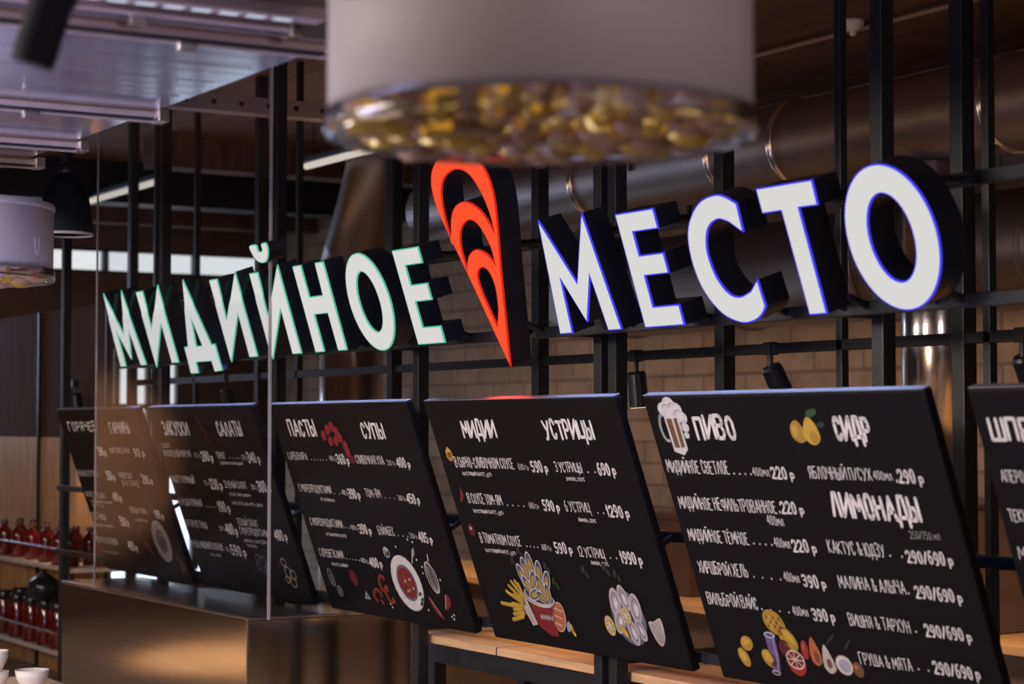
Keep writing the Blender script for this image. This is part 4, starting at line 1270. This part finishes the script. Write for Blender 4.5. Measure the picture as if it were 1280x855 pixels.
new_obj('pipe', tube(bmesh.new(), [(0, 0, 0), (0, 0, 2.83)], .215, 44), M_STACK, sl, True)
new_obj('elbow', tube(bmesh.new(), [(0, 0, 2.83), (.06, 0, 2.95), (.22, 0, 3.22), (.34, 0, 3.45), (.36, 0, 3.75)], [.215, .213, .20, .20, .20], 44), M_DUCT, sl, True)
new_obj('collar', tube(bmesh.new(), [(0, 0, 2.80), (0, 0, 2.81), (0, 0, 2.85), (0, 0, 2.86)], [.216, .226, .226, .214], 44), M_STACK, sl, True)

sd = thing('smoke_detector', (-7.749, 2.883, CEIL), 'white round smoke detector on the brown ceiling, upper right', 'smoke detector')
new_obj('base', lathe(bmesh.new(), [(.055, 0), (.058, -.012), (.055, -.03)], 28), M_WHITE, sd, True)
new_obj('sensor_dome', lathe(bmesh.new(), [(.046, -.028), (.040, -.05), (.018, -.056), (.016, -.078), (.004, -.082)], 24), M_WHITE, sd, True)
cp = thing('ceiling_conduit', (-7.0, 2.96, 3.79), 'thin pale conduit pipe running along the ceiling at the upper right', 'pipe')
new_obj('pipe', tube(bmesh.new(), [(-3.5, 0, 0), (5.5, 0, 0)], .015, 10), mat('conduit_pale', (.30, .20, .16), .5), cp, True)
for x in (-2.8, -.9, 1.0, 2.9, 4.8):
    new_obj('clip', boxb(x - .012, x + .012, -.02, .02, -.02, CEIL - 3.79), M_BLACK, cp)
tr = thing('cable_tray', (-10.0, 1.3, 3.45), 'perforated cable tray crossing under the ceiling, upper left of centre', 'cable tray')
M_TRAY = mat('tray_metal', (.34, .27, .25), .5, .4)
new_obj('channel', boxb(-.06, .06, -2.2, 2.6, 0, .09, bevel=.004), M_TRAY, tr)
for i in range(14):
    new_obj('slot', tube(bmesh.new(), [(.058, -1.3 + i * .16, .045), (.0615, -1.3 + i * .16, .045)], .016, 10), M_BLACK, tr)
for y in (-1.6, .2, 2.0):
    new_obj('hanger', boxb(-.01, .01, y - .01, y + .01, .085, CEIL - 3.45), M_BLACK, tr)


def tube_light(x0, x1, y, z, label):
    o = thing('tube_light', ((x0 + x1) / 2, y, z), label, 'ceiling light', None)
    L = (x1 - x0) / 2
    new_obj('tube', tube(bmesh.new(), [(-L, 0, 0), (L, 0, 0)], .022, 14), emis('tube_glow', (1.0, .90, .80), .62), o, True)
    new_obj('housing', boxb(-L - .02, L + .02, -.03, .03, .02, .06, bevel=.004), M_BLACK, o)
    for x in (-L * .8, L * .8):
        new_obj('hanger', tube(bmesh.new(), [(x, 0, .055), (x, 0, CEIL - z)], .004, 6), M_BLACK, o)


tube_light(-12.15, -11.0, 1.90, 3.5, 'pale lit ceiling tube left of the big drum lamp, above the slanted exhaust elbow')
tube_light(-15.1, -13.37, 1.35, 3.5, 'pale lit ceiling tube at the left, right beside the bell pendant')

fl = thing('wall_floodlight', (-12.2, 4.2, 3.42), 'pale square plate with black lamp arm on the wall, above the letter М', 'wall lamp')
new_obj('plate', boxb(-.15, .15, -.03, 0, -.10, .10, bevel=.004), M_WHITE, fl)
new_obj('arm', tube(bmesh.new(), [(-.08, -.02, .06), (.02, -.10, .01), (.16, -.16, -.09)], .022, 10), M_BLACK, fl)
new_obj('head', tube(bmesh.new(), [(-.11, -.06, .07), (-.09, -.12, -.07)], .035, 14), M_BODY, fl)

# ------------------------------------------------------------------ white crockery, lower left corner
st_ = thing('serving_table', (-7.95, -1.55, 0), 'serving table below the lower left corner carrying white crockery', 'table')
new_obj('tabletop', boxb(-.45, .40, -.35, .45, 0.665, 0.695, bevel=.004), M_WOOD, st_)
for sx_, sy_ in ((-.4, -.3), (.35, -.3), (-.4, .4), (.35, .4)):
    new_obj('leg', boxb(sx_ - .02, sx_ + .02, sy_ - .02, sy_ + .02, 0, .67), M_BLACK, st_)
ZB = .702
bowl(-7.962, -1.425, ZB, .056, .075, 'lower white bowl of the stack at the left edge, bottom corner', None)
bowl(-7.962, -1.425, ZB + .082, .054, .075, 'upper white bowl of the stack at the left edge, bottom corner', None)
bowl(-7.890, -1.296, ZB, .068, .08, 'single white bowl right of the stack at the bottom left corner', None)

# reflected glint on the far drum lamp, painted as a white shape
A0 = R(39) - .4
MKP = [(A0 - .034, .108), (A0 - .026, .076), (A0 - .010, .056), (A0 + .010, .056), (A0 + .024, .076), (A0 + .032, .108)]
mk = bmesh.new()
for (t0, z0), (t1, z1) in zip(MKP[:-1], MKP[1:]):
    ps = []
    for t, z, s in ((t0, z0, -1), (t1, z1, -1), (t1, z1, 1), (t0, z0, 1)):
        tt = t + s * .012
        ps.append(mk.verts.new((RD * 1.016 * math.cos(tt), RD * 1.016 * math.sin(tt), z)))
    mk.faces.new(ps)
mko = new_obj('painted_glint', mk, mat('glint_white', (.88, .88, .88), .5), far)
